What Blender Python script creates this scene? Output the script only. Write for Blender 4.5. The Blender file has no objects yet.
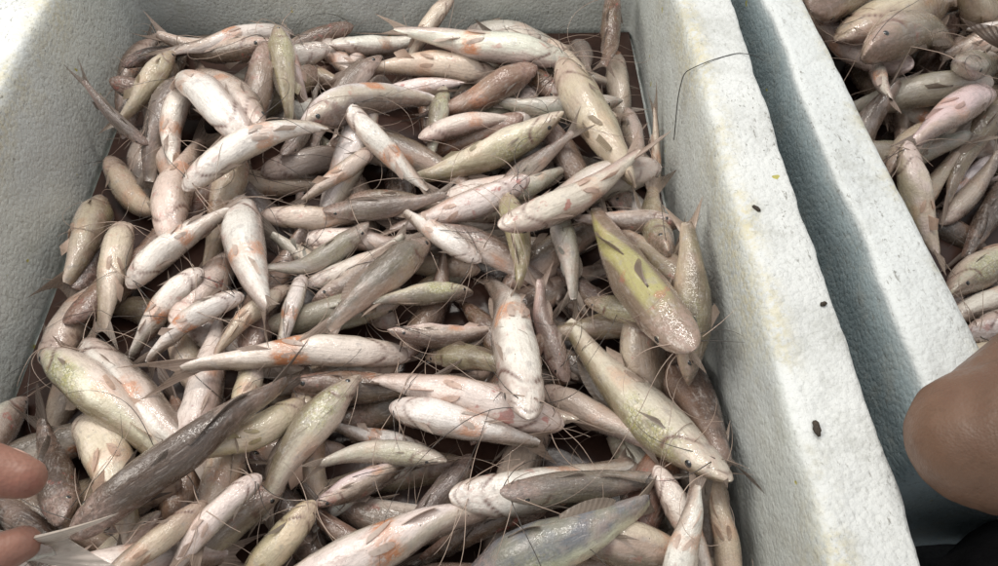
import bpy, math, random
import numpy as np
from mathutils import Vector, Matrix, noise as mnoise

# ------------------------------------------------------------------ camera, light, exposure
scene = bpy.context.scene
R = math.radians
ZR = .235                                   # height of the foam boxes' rims
cam_data = bpy.data.cameras.new('camera')
cam = bpy.data.objects.new('camera', cam_data)
scene.collection.objects.link(cam)
cam.location = (0, 0, ZR + .43)
cam.rotation_euler = (R(90 - 55), 0, R(-1.5))
cam_data.sensor_width = 36
cam_data.lens = 36 * 750 / 998
cam_data.clip_start = .01
cam_data.clip_end = 100
scene.camera = cam

world = bpy.data.worlds.new('World')
scene.world = world
world.use_nodes = True
bg = world.node_tree.nodes['Background']
bg.inputs[0].default_value = (.97, .98, 1.0, 1)
bg.inputs[1].default_value = .62

def lamp(name, loc, target, sx, sy, power, col):
    d = bpy.data.lights.new(name, 'AREA')
    d.shape = 'RECTANGLE'; d.size = sx; d.size_y = sy; d.energy = power; d.color = col
    o = bpy.data.objects.new(name, d); scene.collection.objects.link(o)
    o.location = loc
    o.rotation_euler = (Vector(target) - Vector(loc)).to_track_quat('-Z', 'Y').to_euler()
    return o
lamp('market_tube_lamp', (-.35, 1.25, 1.75), (-.1, .4, .1), .9, .07, 12.5, (1, .95, .88))
lamp('market_tube_lamp', (.25, .85, 2.05), (.05, .4, .1), .9, .07, 11, (1, .96, .90))
lamp('left_fill_lamp', (-1.25, .35, 1.35), (.1, .4, .15), .9, .9, 15, (1, .95, .87))  # added fill light, brightens the first box's right inner wall

scene.view_settings.view_transform = 'Standard'
scene.view_settings.look = 'None'
scene.view_settings.gamma = 1
scene.view_settings.exposure = .0
scene.render.engine = 'CYCLES'
scene.cycles.max_bounces = 6
scene.cycles.transparent_max_bounces = 5

col = scene.collection
rnd = random.Random(11)
nrg = np.random.default_rng(7)

# ------------------------------------------------------------------ mesh helpers
def grid_quads(nu, nv, wrap=False):
    i = np.arange(nu - 1)[:, None]
    j = np.arange(nv if wrap else nv - 1)[None, :]
    j2 = (j + 1) % nv
    q = np.stack([i * nv + j + 0 * j2, (i + 1) * nv + j, (i + 1) * nv + j2, i * nv + j2 + 0 * i], -1)
    return q.reshape(-1, 4)

def mesh_obj(name, V, quads, mat, parent=None, ngons=(), attrs=None, loc=None):
    V = np.asarray(V, dtype=np.float32)
    me = bpy.data.meshes.new(name)
    me.vertices.add(len(V)); me.vertices.foreach_set('co', V.ravel())
    quads = np.asarray(quads, dtype=np.int32).reshape(-1, 4)
    loops = [quads.ravel()] + [np.asarray(g, dtype=np.int32) for g in ngons]
    tot = np.concatenate([np.full(len(quads), 4, np.int32), np.array([len(g) for g in ngons], np.int32)]) if len(ngons) else np.full(len(quads), 4, np.int32)
    lv = np.concatenate(loops)
    start = np.concatenate([[0], np.cumsum(tot)[:-1]]).astype(np.int32)
    me.loops.add(len(lv)); me.loops.foreach_set('vertex_index', lv)
    me.polygons.add(len(tot)); me.polygons.foreach_set('loop_start', start)
    me.update(calc_edges=True)
    me.polygons.foreach_set('use_smooth', np.ones(len(tot), dtype=bool))
    for k, a in (attrs or {}).items():
        a = np.asarray(a, dtype=np.float32)
        if a.ndim == 2:
            t = me.attributes.new(k, 'FLOAT_VECTOR', 'POINT'); t.data.foreach_set('vector', a.ravel())
        else:
            t = me.attributes.new(k, 'FLOAT', 'POINT'); t.data.foreach_set('value', a)
    if mat: me.materials.append(mat)
    o = bpy.data.objects.new(name, me); col.objects.link(o)
    if parent: o.parent = parent
    if loc is not None: o.location = loc
    return o

def empty(name, loc):
    o = bpy.data.objects.new(name, None); col.objects.link(o); o.location = loc
    o.empty_display_size = .02
    return o

def tag(o, label=None, cat=None, group=None, kind=None):
    if label: o['label'] = label
    if cat: o['category'] = cat
    if group: o['group'] = group
    if kind: o['kind'] = kind
    return o

# ------------------------------------------------------------------ node helpers
class NT:
    def __init__(s, name):
        s.m = bpy.data.materials.new(name); s.m.use_nodes = True
        s.t = s.m.node_tree; s.n = s.t.nodes; s.n.clear()
        s.out = s.n.new('ShaderNodeOutputMaterial')
    def node(s, t, **kw):
        x = s.n.new(t)
        for k, v in kw.items(): setattr(x, k, v)
        return x
    def put(s, sock, v):
        if isinstance(v, bpy.types.NodeSocket): s.t.links.new(v, sock)
        elif v is not None:
            if hasattr(sock.default_value, '__len__') and not hasattr(v, '__len__'): v = (v,) * len(sock.default_value)
            if hasattr(v, '__len__') and len(sock.default_value) == 4 and len(v) == 3: v = tuple(v) + (1,)
            sock.default_value = v
    def math(s, op, a, b=None, c=None, clamp=False):
        x = s.node('ShaderNodeMath', operation=op, use_clamp=clamp)
        s.put(x.inputs[0], a)
        if b is not None: s.put(x.inputs[1], b)
        if c is not None: s.put(x.inputs[2], c)
        return x.outputs[0]
    def step(s, x, a, b, o0=0., o1=1.):
        m = s.node('ShaderNodeMapRange', interpolation_type='SMOOTHSTEP')
        s.put(m.inputs[0], x); m.inputs[1].default_value = a; m.inputs[2].default_value = b
        s.put(m.inputs[3], o0); s.put(m.inputs[4], o1)
        return m.outputs[0]
    def band(s, x, a, b, soft):
        return s.math('MULTIPLY', s.step(x, a - soft, a + soft), s.step(x, b - soft, b + soft, 1, 0))
    def mix(s, f, a, b, mode='MIX'):
        x = s.node('ShaderNodeMix', data_type='RGBA', blend_type=mode)
        s.put(x.inputs[0], f); s.put(x.inputs[6], a); s.put(x.inputs[7], b)
        return x.outputs[2]
    def noise(s, vec, scale, detail=3, rough=.55, w=None, dist=0.):
        x = s.node('ShaderNodeTexNoise')
        if w is not None:
            x.noise_dimensions = '4D'; s.put(x.inputs['W'], w)
        s.put(x.inputs['Vector'], vec); x.inputs['Scale'].default_value = scale
        x.inputs['Detail'].default_value = detail; x.inputs['Roughness'].default_value = rough
        x.inputs['Distortion'].default_value = dist
        return x.outputs[0]
    def voro(s, vec, scale, feature='F1', rand=1.):
        x = s.node('ShaderNodeTexVoronoi', feature=feature)
        s.put(x.inputs['Vector'], vec); x.inputs['Scale'].default_value = scale
        x.inputs['Randomness'].default_value = rand
        return x.outputs['Distance'], x.outputs.get('Color')
    def attr(s, name, typ='GEOMETRY', out='Fac'):
        x = s.node('ShaderNodeAttribute', attribute_type=typ, attribute_name=name)
        return x.outputs[out]
    def bump(s, h, strength, dist, normal=None):
        x = s.node('ShaderNodeBump'); s.put(x.inputs['Height'], h)
        x.inputs['Strength'].default_value = strength; x.inputs['Distance'].default_value = dist
        if normal is not None: s.put(x.inputs['Normal'], normal)
        return x.outputs[0]
    def principled(s, base, rough, normal=None, **kw):
        p = s.node('ShaderNodeBsdfPrincipled')
        s.put(p.inputs['Base Color'], base); s.put(p.inputs['Roughness'], rough)
        if normal is not None: s.put(p.inputs['Normal'], normal)
        for k, v in kw.items(): s.put(p.inputs[k.replace('_', ' ')], v)
        return p
    def done(s, sh):
        s.t.links.new(sh, s.out.inputs['Surface']); return s.m
    def objco(s):
        return s.node('ShaderNodeTexCoord').outputs['Object']

# ------------------------------------------------------------------ materials
def make_skin():
    n = NT('fish_skin')
    raw = n.attr('fishco', out='Vector'); dv = n.attr('dv'); s = n.attr('along')
    co_n = n.node('ShaderNodeVectorMath', operation='MULTIPLY_ADD')
    sv = n.attr('seed', 'OBJECT', 'Vector'); n.put(co_n.inputs[0], sv); co_n.inputs[1].default_value = (1, 1, 1); n.put(co_n.inputs[2], raw)
    co = co_n.outputs[0]; seed = None
    belly = n.attr('belly_tint', 'OBJECT', 'Color'); flank = n.attr('flank_tint', 'OBJECT', 'Color'); back = n.attr('back_tint', 'OBJECT', 'Color')
    n1 = n.noise(co, 9, 4, .6, seed); n2 = n.noise(co, 38, 3, .6, seed); n3 = n.noise(co, 120, 3, .6, seed)
    x = n.math('ADD', dv, n.math('MULTIPLY', n.math('SUBTRACT', n1, .5), .9))
    c = n.mix(n.step(x, -.92, -.34), belly, flank)
    c = n.mix(n.step(x, -.30, .40), c, back)
    rdg = n.math('MULTIPLY', n.attr('ridge', 'OBJECT'), n.math('MULTIPLY', n.step(dv, .72, .93), n.band(n.math('ADD', s, n.math('MULTIPLY', n1, .2)), .3, 1.1, .08)))
    c = n.mix(rdg, c, (.40, .365, .15))
    # pinkish, veined head
    head = n.step(s, .26, .14)
    c = n.mix(n.math('MULTIPLY', head, n.step(n2, .40, .64, .16, .5)), c, (.46, .31, .265))
    # shimmering yellow green shoulder
    irid = n.attr('green', 'OBJECT')
    d1, dc = n.voro(co, 42, 'DISTANCE_TO_EDGE')
    gm = n.math('MULTIPLY', n.band(s, .17, .50, .07), n.band(dv, -.62, .55, .25))
    gm = n.math('MULTIPLY', gm, n.step(n.noise(co, 16, 4, .65, seed), .36, .56), clamp=True)
    gm = n.math('MULTIPLY', gm, irid, clamp=True)
    gcol = n.mix(n.step(n.noise(co, 60, 2, .5, seed), .42, .60), (.42, .40, .16), (.66, .65, .50))
    gcol = n.mix(n.step(d1, .10, .02), gcol, (.20, .20, .10))
    c = n.mix(gm, c, gcol)
    # yellow wash
    ym = n.math('MULTIPLY', n.attr('yellow', 'OBJECT'), n.step(n.noise(co, 7, 2, .5, seed), .36, .58), clamp=True)
    c = n.mix(n.math('MULTIPLY', ym, n.band(s, .2, .95, .12)), c, n.mix(n.step(dv, .1, .8), (.60, .53, .37), (.36, .325, .17)))
    # orange fin-base marks each side of the vent
    om = n.math('MULTIPLY', n.band(n.math('ADD', s, n.math('MULTIPLY', n.math('SUBTRACT', n1, .5), .20)), .535, .66, .035), n.band(dv, -1.0, -.28, .16))
    om = n.math('MULTIPLY', om, n.step(n2, .28, .5))
    om = n.math('MULTIPLY', om, n.attr('orange', 'OBJECT'), clamp=True)
    c = n.mix(om, c, n.mix(n1, (.56, .20, .09), (.60, .30, .15)))
    # pink rear belly
    c = n.mix(n.math('MULTIPLY', n.step(s, .6, .75), n.step(n1, .42, .64, 0, .28)), c, (.55, .38, .31))
    # bruised red patches
    rm = n.math('MULTIPLY', n.step(n.noise(co, 11, 3, .6, None), .60, .68), n.band(s, .02, .48, .05))
    rm = n.math('MULTIPLY', rm, n.attr('red', 'OBJECT'), clamp=True)
    c = n.mix(rm, c, (.42, .075, .06))
    # streaks along the body and dull grey bruising
    mp = n.node('ShaderNodeMapping'); n.put(mp.inputs[0], co); mp.inputs['Scale'].default_value = (5, 34, 34)
    st = n.noise(mp.outputs[0], 1.6, 4, .65)
    c = n.mix(n.step(st, .50, .70, 0, .55), c, n.mix(.62, c, (.30, .22, .17)))
    c = n.mix(n.step(st, .46, .30, 0, .30), c, (.66, .60, .56))
    c = n.mix(n.step(n.noise(co, 14, 4, .6), .56, .70, 0, .42), c, (.34, .31, .30))
    # fine grey freckles and darker slime
    c = n.mix(n.step(n3, .58, .74, 0, .55), c, n.mix(.5, c, (.16, .12, .10)))
    c = n.mix(n.step(n.noise(co, 24, 5, .7, None), .56, .72, 0, .5), c, n.mix(.6, c, (.26, .20, .16)))
    c = n.mix(n.step(n.noise(co, 75, 2, .5, None), .735, .76), c, (.06, .045, .04))
    c = n.mix(n.attr('crease'), c, (.14, .065, .05))
    h = n.math('ADD', n.math('MULTIPLY', n2, 1.), n.math('MULTIPLY', n3, .35))
    nb = n.bump(n.math('ADD', h, n.math('MULTIPLY', st, .8)), .5, .0017)
    nb2 = n.bump(n.noise(co, 55, 2, .5, seed), .35, .002)
    rough = n.step(n2, .3, .7, .18, .36)
    p = n.principled(c, rough, nb, Specular_IOR_Level=.5, Coat_Weight=.9, Coat_Roughness=.055)
    n.put(p.inputs['Coat Normal'], nb2)
    return n.done(p.outputs[0])

def make_fin():
    n = NT('fish_fin')
    ray = n.attr('ray'); u = n.attr('reach')
    tint = n.node('ShaderNodeObjectInfo').outputs['Color']
    w = n.node('ShaderNodeMath', operation='SINE'); n.put(w.inputs[0], n.math('MULTIPLY', ray, 62.))
    st = n.step(w.outputs[0], -.3, .9)
    c = n.mix(n.math('MULTIPLY', st, .35), tint, n.mix(.4, tint, (.14, .10, .08)))
    c = n.mix(n.step(n.noise(n.objco(), 260, 3), .52, .70, 0, .35), c, (.18, .13, .10))
    p = n.principled(c, .34, n.bump(w.outputs[0], .3, .0004), Specular_IOR_Level=.5, Coat_Weight=.25, Coat_Roughness=.15)
    tl = n.node('ShaderNodeBsdfTranslucent'); n.put(tl.inputs[0], c)
    m1 = n.node('ShaderNodeMixShader'); m1.inputs[0].default_value = .3
    n.t.links.new(p.outputs[0], m1.inputs[1]); n.t.links.new(tl.outputs[0], m1.inputs[2])
    tr = n.node('ShaderNodeBsdfTransparent')
    m2 = n.node('ShaderNodeMixShader')
    n.put(m2.inputs[0], n.math('MULTIPLY', n.step(u, .15, 1., .02, .55), n.math('SUBTRACT', 1., n.math('MULTIPLY', st, .6))))
    n.t.links.new(m1.outputs[0], m2.inputs[1]); n.t.links.new(tr.outputs[0], m2.inputs[2])
    return n.done(m2.outputs[0])

def make_barbel():
    n = NT('fish_whisker')
    tint = n.node('ShaderNodeObjectInfo').outputs['Color']
    p = n.principled(tint, .35, None, Specular_IOR_Level=.5, Coat_Weight=.2)
    return n.done(p.outputs[0])

def make_eye():
    n = NT('fish_eye')
    d = n.attr('pupil')
    c = n.mix(n.step(d, .72, .80), n.mix(n.step(d, .35, .65), (.26, .20, .17), (.24, .20, .14)), (.012, .011, .012))
    p = n.principled(c, .12, None, Specular_IOR_Level=.6, Coat_Weight=1., Coat_Roughness=.03)
    return n.done(p.outputs[0])

def make_foam(name, white, clean=None):
    n = NT(name)
    co = n.objco(); ins = n.attr('inside'); edge = n.attr('inner_edge')
    n1 = n.noise(co, 9, 5, .6); n2 = n.noise(co, 45, 4, .65); n3 = n.noise(co, 300, 3, .6)
    c = n.mix(n.step(n1, .35, .7), white, tuple(v * .86 for v in white))
    # slimy film on the inner faces
    film = n.mix(n1, (.53, .56, .53), (.64, .67, .64))
    film = n.mix(n.step(n.noise(co, 5, 3, .5), .45, .62, 0, .6), film, (.54, .575, .575))
    film = n.mix(n.step(n2, .56, .70, 0, .4), film, (.42, .44, .38))
    c = n.mix(n.math('MULTIPLY', ins, n.step(n2, .2, .45, .75, 1.)), c, film)
    # outer faces: shade of the gap between the boxes painted in as blue-grey
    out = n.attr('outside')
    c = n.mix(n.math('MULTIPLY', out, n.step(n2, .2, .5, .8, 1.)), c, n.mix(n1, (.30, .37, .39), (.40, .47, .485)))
    # yellow stain where the rim turns inwards
    ys = n.math('MULTIPLY', n.math('MULTIPLY', edge, n.step(n.noise(co, 9, 5, .7), .40, .62)), n.step(n.noise(co, 160, 3, .7), .36, .60), clamp=True)
    c = n.mix(n.math('MULTIPLY', ys, .8), c, (.60, .53, .30))
    # grey handled dirt, pores and specks
    c = n.mix(n.step(n.noise(co, 18, 6, .8), .48, .70, 0, .6), c, (.40, .41, .375))
    m = n.node('ShaderNodeMapping'); n.put(m.inputs[0], co); m.inputs['Scale'].default_value = (1, .35, 1); m.inputs['Rotation'].default_value = (0, 0, .5)
    dm = n.step(n.noise(co, 7, 5, .75), .34, .60)
    c = n.mix(n.math('MULTIPLY', dm, n.step(n.noise(m.outputs[0], 300, 4, .75), .575, .68, 0, .8)), c, (.16, .15, .125))
    c = n.mix(n.math('MULTIPLY', dm, n.step(n.noise(co, 150, 4, .7), .62, .71, 0, .8)), c, (.12, .115, .09))
    c = n.mix(n.step(n.noise(co, 520, 2, .6), .60, .72, 0, .35), c, (.30, .31, .28))
    c = n.mix(n.step(n.noise(co, 60, 2, .5), .735, .76, 0, .9), c, (.42, .38, .05))
    d, _ = n.voro(co, 240, 'F1')
    beads = n.math('SUBTRACT', 1., n.math('MULTIPLY', d, d))
    c = n.mix(n.math('MULTIPLY', n.step(d, .55, .85), n.step(n2, .45, .65, .04, .28)), c, (.42, .43, .40))
    h = n.math('ADD', n.math('MULTIPLY', beads, .55), n.math('ADD', n.math('MULTIPLY', n3, .9), n.math('MULTIPLY', n2, .9)))
    nb = n.bump(h, .55, .0018)
    rough = n.mix(ins, (.62, .62, .62), n.mix(n.step(n2, .4, .6), (.28, .28, .28), (.5, .5, .5)))
    p = n.principled(c, rough, nb, Specular_IOR_Level=.4)
    return n.done(p.outputs[0])

def make_plain(name, c1, c2, scale, rough, bump=.2, dist=.002, spec=.4, **kw):
    n = NT(name); co = n.objco()
    a = n.noise(co, scale, 5, .6); b = n.noise(co, scale * 6, 4, .6)
    c = n.mix(n.step(n.math('ADD', n.math('MULTIPLY', a, .65), n.math('MULTIPLY', b, .35)), .36, .64), c1, c2)
    p = n.principled(c, rough, n.bump(n.math('ADD', a, b), bump, dist), Specular_IOR_Level=spec, **kw)
    return n.done(p.outputs[0])

M = {}
M['skin'] = make_skin(); M['fin'] = make_fin(); M['barbel'] = make_barbel(); M['eye'] = make_eye()
M['foam'] = make_foam('foam_white', (.69, .71, .695))
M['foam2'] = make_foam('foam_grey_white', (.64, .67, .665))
M['floor'] = make_plain('wet_concrete', (.045, .045, .047), (.09, .09, .092), 14, .35, .4, .004)
M['melt'] = make_plain('bloody_meltwater', (.035, .016, .012), (.055, .028, .02), 20, .30, .15, .002, .4)

# ------------------------------------------------------------------ the setting: ground and foam boxes
gx = np.linspace(-3, 3, 41)
GV = np.array([(x, y + .5, .002 * mnoise.noise(Vector((x * 3, y * 3, 0)))) for x in gx for y in gx])
GV[:, 2] -= .003
tag(mesh_obj('ground', GV, grid_quads(41, 41)[:, ::-1], M['floor']), kind='structure')

def loop_points(c, step):
    out = []
    for i in range(4):
        a = np.array(c[i], float); b = np.array(c[(i + 1) % 4], float)
        out += [a + (b - a) * k / step[i] for k in range(step[i])]
    p = np.array(out)
    for _ in range(5): p = .5 * p + .25 * (np.roll(p, 1, 0) + np.roll(p, -1, 0))
    return p

def fbm(p, sc, seed):
    v = Vector((p[0] * sc + seed, p[1] * sc - seed, p[2] * sc + 2 * seed))
    return mnoise.noise(v) + .5 * mnoise.noise(v * 2.1) + .25 * mnoise.noise(v * 4.3)

def foam_box(label, outer, inner, zin, mat, seed):
    step = [int(np.hypot(*(np.array(outer[(i + 1) % 4]) - outer[i])) / .006) for i in range(4)]
    O = loop_points(outer, step); I = loop_points(inner, step); n = len(O)
    prof = [(0, .0), (0, .03), (0, .06), (0, .09)]
    prof += [(0, z) for z in np.arange(.11, ZR - .014, .006)]
    prof += [(.002, ZR - .007), (.012, ZR - .0032), (.035, ZR - .0012), (.08, ZR - .0003)]
    prof += [(a, ZR) for a in np.linspace(.17, .80, 9)]
    prof += [(.86, ZR - .0006), (.915, ZR - .002), (.955, ZR - .005), (.985, ZR - .010), (.997, ZR - .016)]
    prof += [(1 + .0 * (ZR - z), z) for z in np.arange(ZR - .024, zin + .004, -.007)]
    prof += [(1.0, zin)]
    P = np.zeros((len(prof), n, 3)); ins = np.zeros((len(prof), n)); ous = np.zeros((len(prof), n)); edg = np.zeros((len(prof), n))
    dirn = O - I; dirn /= np.linalg.norm(dirn, axis=1)[:, None]
    for j, (a, z) in enumerate(prof):
        P[j, :, :2] = O * (1 - a) + I * a; P[j, :, 2] = z
        ins[j] = min(1, max(0, (a - .9) / .1)) * (1 if z < ZR - .003 else .4)
        edg[j] = max(0, 1 - abs(a - .86) / .28) if z > ZR - .012 else max(0, 1 - (ZR - z) / .07) * (a > .5)
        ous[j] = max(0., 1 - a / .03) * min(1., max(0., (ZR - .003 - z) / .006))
        side = 1. if a < .1 else (-1. if a > .9 else 0.)
        for k in range(n):
            q = P[j, k]
            w = .0016 * fbm(q, 22, seed) + .0006 * fbm(q, 120, seed + 3)
            if a < .12: w += (.0034 * fbm((q[0], q[1], 0), 13, seed + 9)) * min(1, max(0, (z - .12) / .09))   # worn outer lip
            if side: P[j, k, :2] += dirn[k] * w * (1 if side > 0 else .8)
            else: P[j, k, 2] += w * .9
            if .1 < a < .95 and z > ZR - .01:
                P[j, k, 2] += .0018 * fbm((q[0], q[1], 0), 9, seed + 5)
            pit = fbm(q, 60, seed + 20)
            if pit > .85: P[j, k, 2] -= .0025 * min(1, (pit - .85) * 4)
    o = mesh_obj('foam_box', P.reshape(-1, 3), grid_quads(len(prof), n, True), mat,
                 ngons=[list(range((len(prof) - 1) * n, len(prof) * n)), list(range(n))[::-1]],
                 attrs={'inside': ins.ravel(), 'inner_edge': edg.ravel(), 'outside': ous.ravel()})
    o.data.polygons[-1].use_smooth = False; o.data.polygons[-2].use_smooth = False
    tag(o, label, 'box', 'foam boxes of fish')
    return o

Z_IN = 0.074
BX = (-.412, .186, -.02, .79)          # inside of the first box
foam_box('white foam box filled with a deep heap of whiskered fish', [(-.465, -.072), (.2385, -.072), (.2385, .842), (-.465, .842)],
         [(BX[0], BX[2]), (BX[1], BX[2]), (BX[1], BX[3]), (BX[0], BX[3])], Z_IN, M['foam'], 1.7)
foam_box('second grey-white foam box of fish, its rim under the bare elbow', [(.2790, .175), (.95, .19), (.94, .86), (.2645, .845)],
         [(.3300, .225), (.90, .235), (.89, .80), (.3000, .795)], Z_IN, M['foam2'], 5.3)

# ------------------------------------------------------------------ dropping fish onto the heap
# ---- drop solver -------------------------------------------------------
NS=17
SS=np.linspace(0,1,NS)
RAD=np.interp(SS,[0,.03,.08,.16,.28,.4,.52,.64,.74,.8,.86,1.],[.012,.034,.058,.078,.088,.088,.078,.062,.046,.036,.022,.012])
class Bed:
    def __init__(s,x0,x1,y0,y1,z0,res=.004):
        s.x0,s.y0,s.res=x0,y0,res
        s.nx=int((x1-x0)/res)+1;s.ny=int((y1-y0)/res)+1
        s.H=np.full((s.nx,s.ny),z0)
    def win(s,x,y,r):
        i0=max(0,int((x-r-s.x0)/s.res));i1=min(s.nx,int((x+r-s.x0)/s.res)+2)
        j0=max(0,int((y-r-s.y0)/s.res));j1=min(s.ny,int((y+r-s.y0)/s.res)+2)
        if i1<=i0 or j1<=j0: return None
        gx=s.x0+np.arange(i0,i1)*s.res-x;gy=s.y0+np.arange(j0,j1)*s.res-y
        q=r*r-gx[:,None]**2-gy[None,:]**2
        return (slice(i0,i1),slice(j0,j1)),q
    def at(s,x,y):
        i=min(s.nx-1,max(0,int(round((x-s.x0)/s.res))));j=min(s.ny-1,max(0,int(round((y-s.y0)/s.res))))
        return s.H[i,j]
def plan(hx,hy,tx,ty,bow):
    h=np.array([hx,hy]);t=np.array([tx,ty]);d=t-h;L=np.hypot(*d)
    n=np.array([-d[1],d[0]])/max(L,1e-6)
    return h+SS[:,None]*d+(4*SS*(1-SS)*bow*L)[:,None]*n,L
def drop(bed,hx,hy,tx,ty,bow,g,soft=.56):
    xy,L=plan(hx,hy,tx,ty,bow)
    R=RAD*L*g
    req=np.empty(NS)
    for i in range(NS):
        w=bed.win(xy[i,0],xy[i,1],R[i])
        if w is None: req[i]=bed.H.min()+R[i];continue
        sl,q=w;m=q>0
        req[i]=(bed.H[sl][m]+np.sqrt(q[m])).max() if m.any() else bed.at(*xy[i])+R[i]
    need=req-R*soft
    wt=R/R.max()+.15
    c=np.polyfit(SS,need,2,w=wt)
    c[0]=np.clip(c[0],-.35*L,.35*L)
    # refit the slope and offset with the curvature held, then lift
    b=np.polyfit(SS,need-c[0]*SS**2,1,w=wt)
    b[0]=np.clip(b[0],-c[0]-.42*L,-c[0]+.42*L)
    z=c[0]*SS**2+b[0]*SS
    z+=np.percentile((need-z)[1:14],88)
    pts=np.column_stack([xy,z])
    return pts,L,R
def stamp(bed,pts,R):
    for k in range(NS*2-1):
        a=k/2.;i=int(a);f=a-i;j=min(i+1,NS-1)
        p=pts[i]*(1-f)+pts[j]*f;r=R[i]*(1-f)+R[j]*f
        w=bed.win(p[0],p[1],r)
        if w is None: continue
        sl,q=w;m=q>0
        h=np.where(m,p[2]+np.sqrt(np.maximum(q,0)),-9)
        bed.H[sl]=np.maximum(bed.H[sl],h)


# ------------------------------------------------------------------ fish
def C3(r, g, b): return (r / 255.) ** 2.2, (g / 255.) ** 2.2, (b / 255.) ** 2.2
#          belly            flank            back            yellow green red orange fin
KIND = {
 'W':  (C3(233, 225, 217), C3(196, 181, 169), C3(112, 98, 87), 0, 0, .55, 1, C3(168, 140, 122)),
 'P':  (C3(228, 214, 205), C3(187, 167, 155), C3(108, 90, 79), 0, 0, .8, .7, C3(172, 140, 122)),
 'B':  (C3(212, 194, 178), C3(178, 157, 140), C3(104, 88, 76), .1, 0, .5, .6, C3(165, 138, 118)),
 'T':  (C3(196, 172, 148), C3(168, 142, 118), C3(120, 98, 78), .3, 0, .3, .5, C3(160, 130, 108)),
 'Y':  (C3(216, 200, 180), C3(176, 156, 118), C3(150, 128, 96), .55, 0, .1, .2, C3(150, 124, 100)),
 'YG': (C3(214, 206, 186), C3(186, 178, 142), C3(128, 118, 84), .35, .6, .2, .2, C3(150, 132, 112)),
 'YW': (C3(224, 208, 190), C3(186, 168, 140), C3(136, 116, 90), .55, 0, .3, .4, C3(168, 142, 120)),
 'YO': (C3(196, 180, 154), C3(172, 154, 122), C3(146, 134, 84), .5, .1, .2, .3, C3(160, 132, 108)),
 'YL': (C3(176, 150, 130), C3(142, 116, 98), C3(124, 104, 84), 0, 0, .5, .2, C3(148, 118, 98)),
 'YL2':(C3(222, 208, 164), C3(204, 188, 132), C3(150, 132, 88), .7, .1, .1, .2, C3(160, 138, 112)),
 'O':  (C3(190, 172, 144), C3(152, 136, 104), C3(112, 98, 70), .25, .4, .2, .2, C3(160, 128, 102)),
 'G':  (C3(184, 168, 154), C3(140, 124, 112), C3(112, 98, 90), 0, .1, .2, .2, C3(134, 116, 104)),
 'GG': (C3(196, 184, 166), C3(150, 144, 124), C3(112, 106, 96), .1, .2, .1, .2, C3(130, 114, 102)),
 'GS': (C3(204, 178, 156), C3(162, 140, 118), C3(104, 96, 84), 0, .15, .1, .3, C3(160, 128, 108)),
 'D':  (C3(130, 108, 94), C3(96, 78, 68), C3(76, 62, 55), 0, 0, .3, .1, C3(100, 80, 70)),
 'DB': (C3(120, 98, 84), C3(96, 80, 70), C3(84, 70, 61), 0, 0, .1, .1, C3(100, 82, 72)),
 'R':  (C3(130, 98, 84), C3(104, 76, 64), C3(90, 66, 54), .1, 0, .8, .4, C3(120, 92, 78)),
 'S':  (C3(206, 198, 188), C3(178, 174, 164), C3(140, 134, 122), .15, .35, .2, .3, C3(150, 132, 116)),
 'I':  (C3(216, 210, 196), C3(196, 192, 172), C3(120, 112, 98), .2, .9, .3, .3, C3(160, 134, 116)),
 'IG': (C3(218, 204, 190), C3(206, 202, 176), C3(134, 122, 98), .15, 1., .3, .4, C3(156, 134, 116)),
 'IS': (C3(214, 196, 182), C3(202, 196, 176), C3(128, 114, 98), .1, .7, .6, .4, C3(160, 136, 118)),
 'IB': (C3(214, 202, 184), C3(208, 202, 176), C3(106, 108, 114), .35, .4, .2, .4, C3(160, 138, 116)),
 'PG': (C3(196, 172, 164), C3(160, 138, 130), C3(138, 116, 108), 0, .1, 1.2, .3, C3(160, 128, 114)),
 'PV': (C3(212, 192, 190), C3(188, 164, 160), C3(134, 112, 106), 0, 0, .6, .5, C3(160, 132, 120)),
 'WG': (C3(220, 208, 200), C3(186, 174, 166), C3(84, 76, 72), 0, .1, .4, .5, C3(140, 122, 110)),
}
PS = np.array([-.012, -.006, 0, .02, .045, .08, .12, .2, .28, .36, .45, .55, .65, .75, .85, .93, 1.0, 1.04, 1.065])
PW = np.array([.006, .022, .034, .054, .071, .086, .096, .108, .114, .117, .117, .111, .099, .083, .065, .049, .032, .013, .002])
PT = np.array([.003, .009, .014, .026, .040, .057, .071, .094, .112, .118, .116, .109, .098, .084, .068, .057, .049, .041, .026])
PB = np.array([.003, .011, .017, .030, .045, .061, .076, .100, .118, .126, .124, .114, .099, .082, .065, .054, .047, .039, .026])
RINGS = np.concatenate([[-.012, -.009, -.005], np.linspace(0, .12, 18), np.linspace(.13, .26, 17), np.linspace(.28, .96, 25), [.985, 1.01, 1.035, 1.055, 1.065]])
NSEG = 32
U_REF = np.array([0, -.42, .907])

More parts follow.
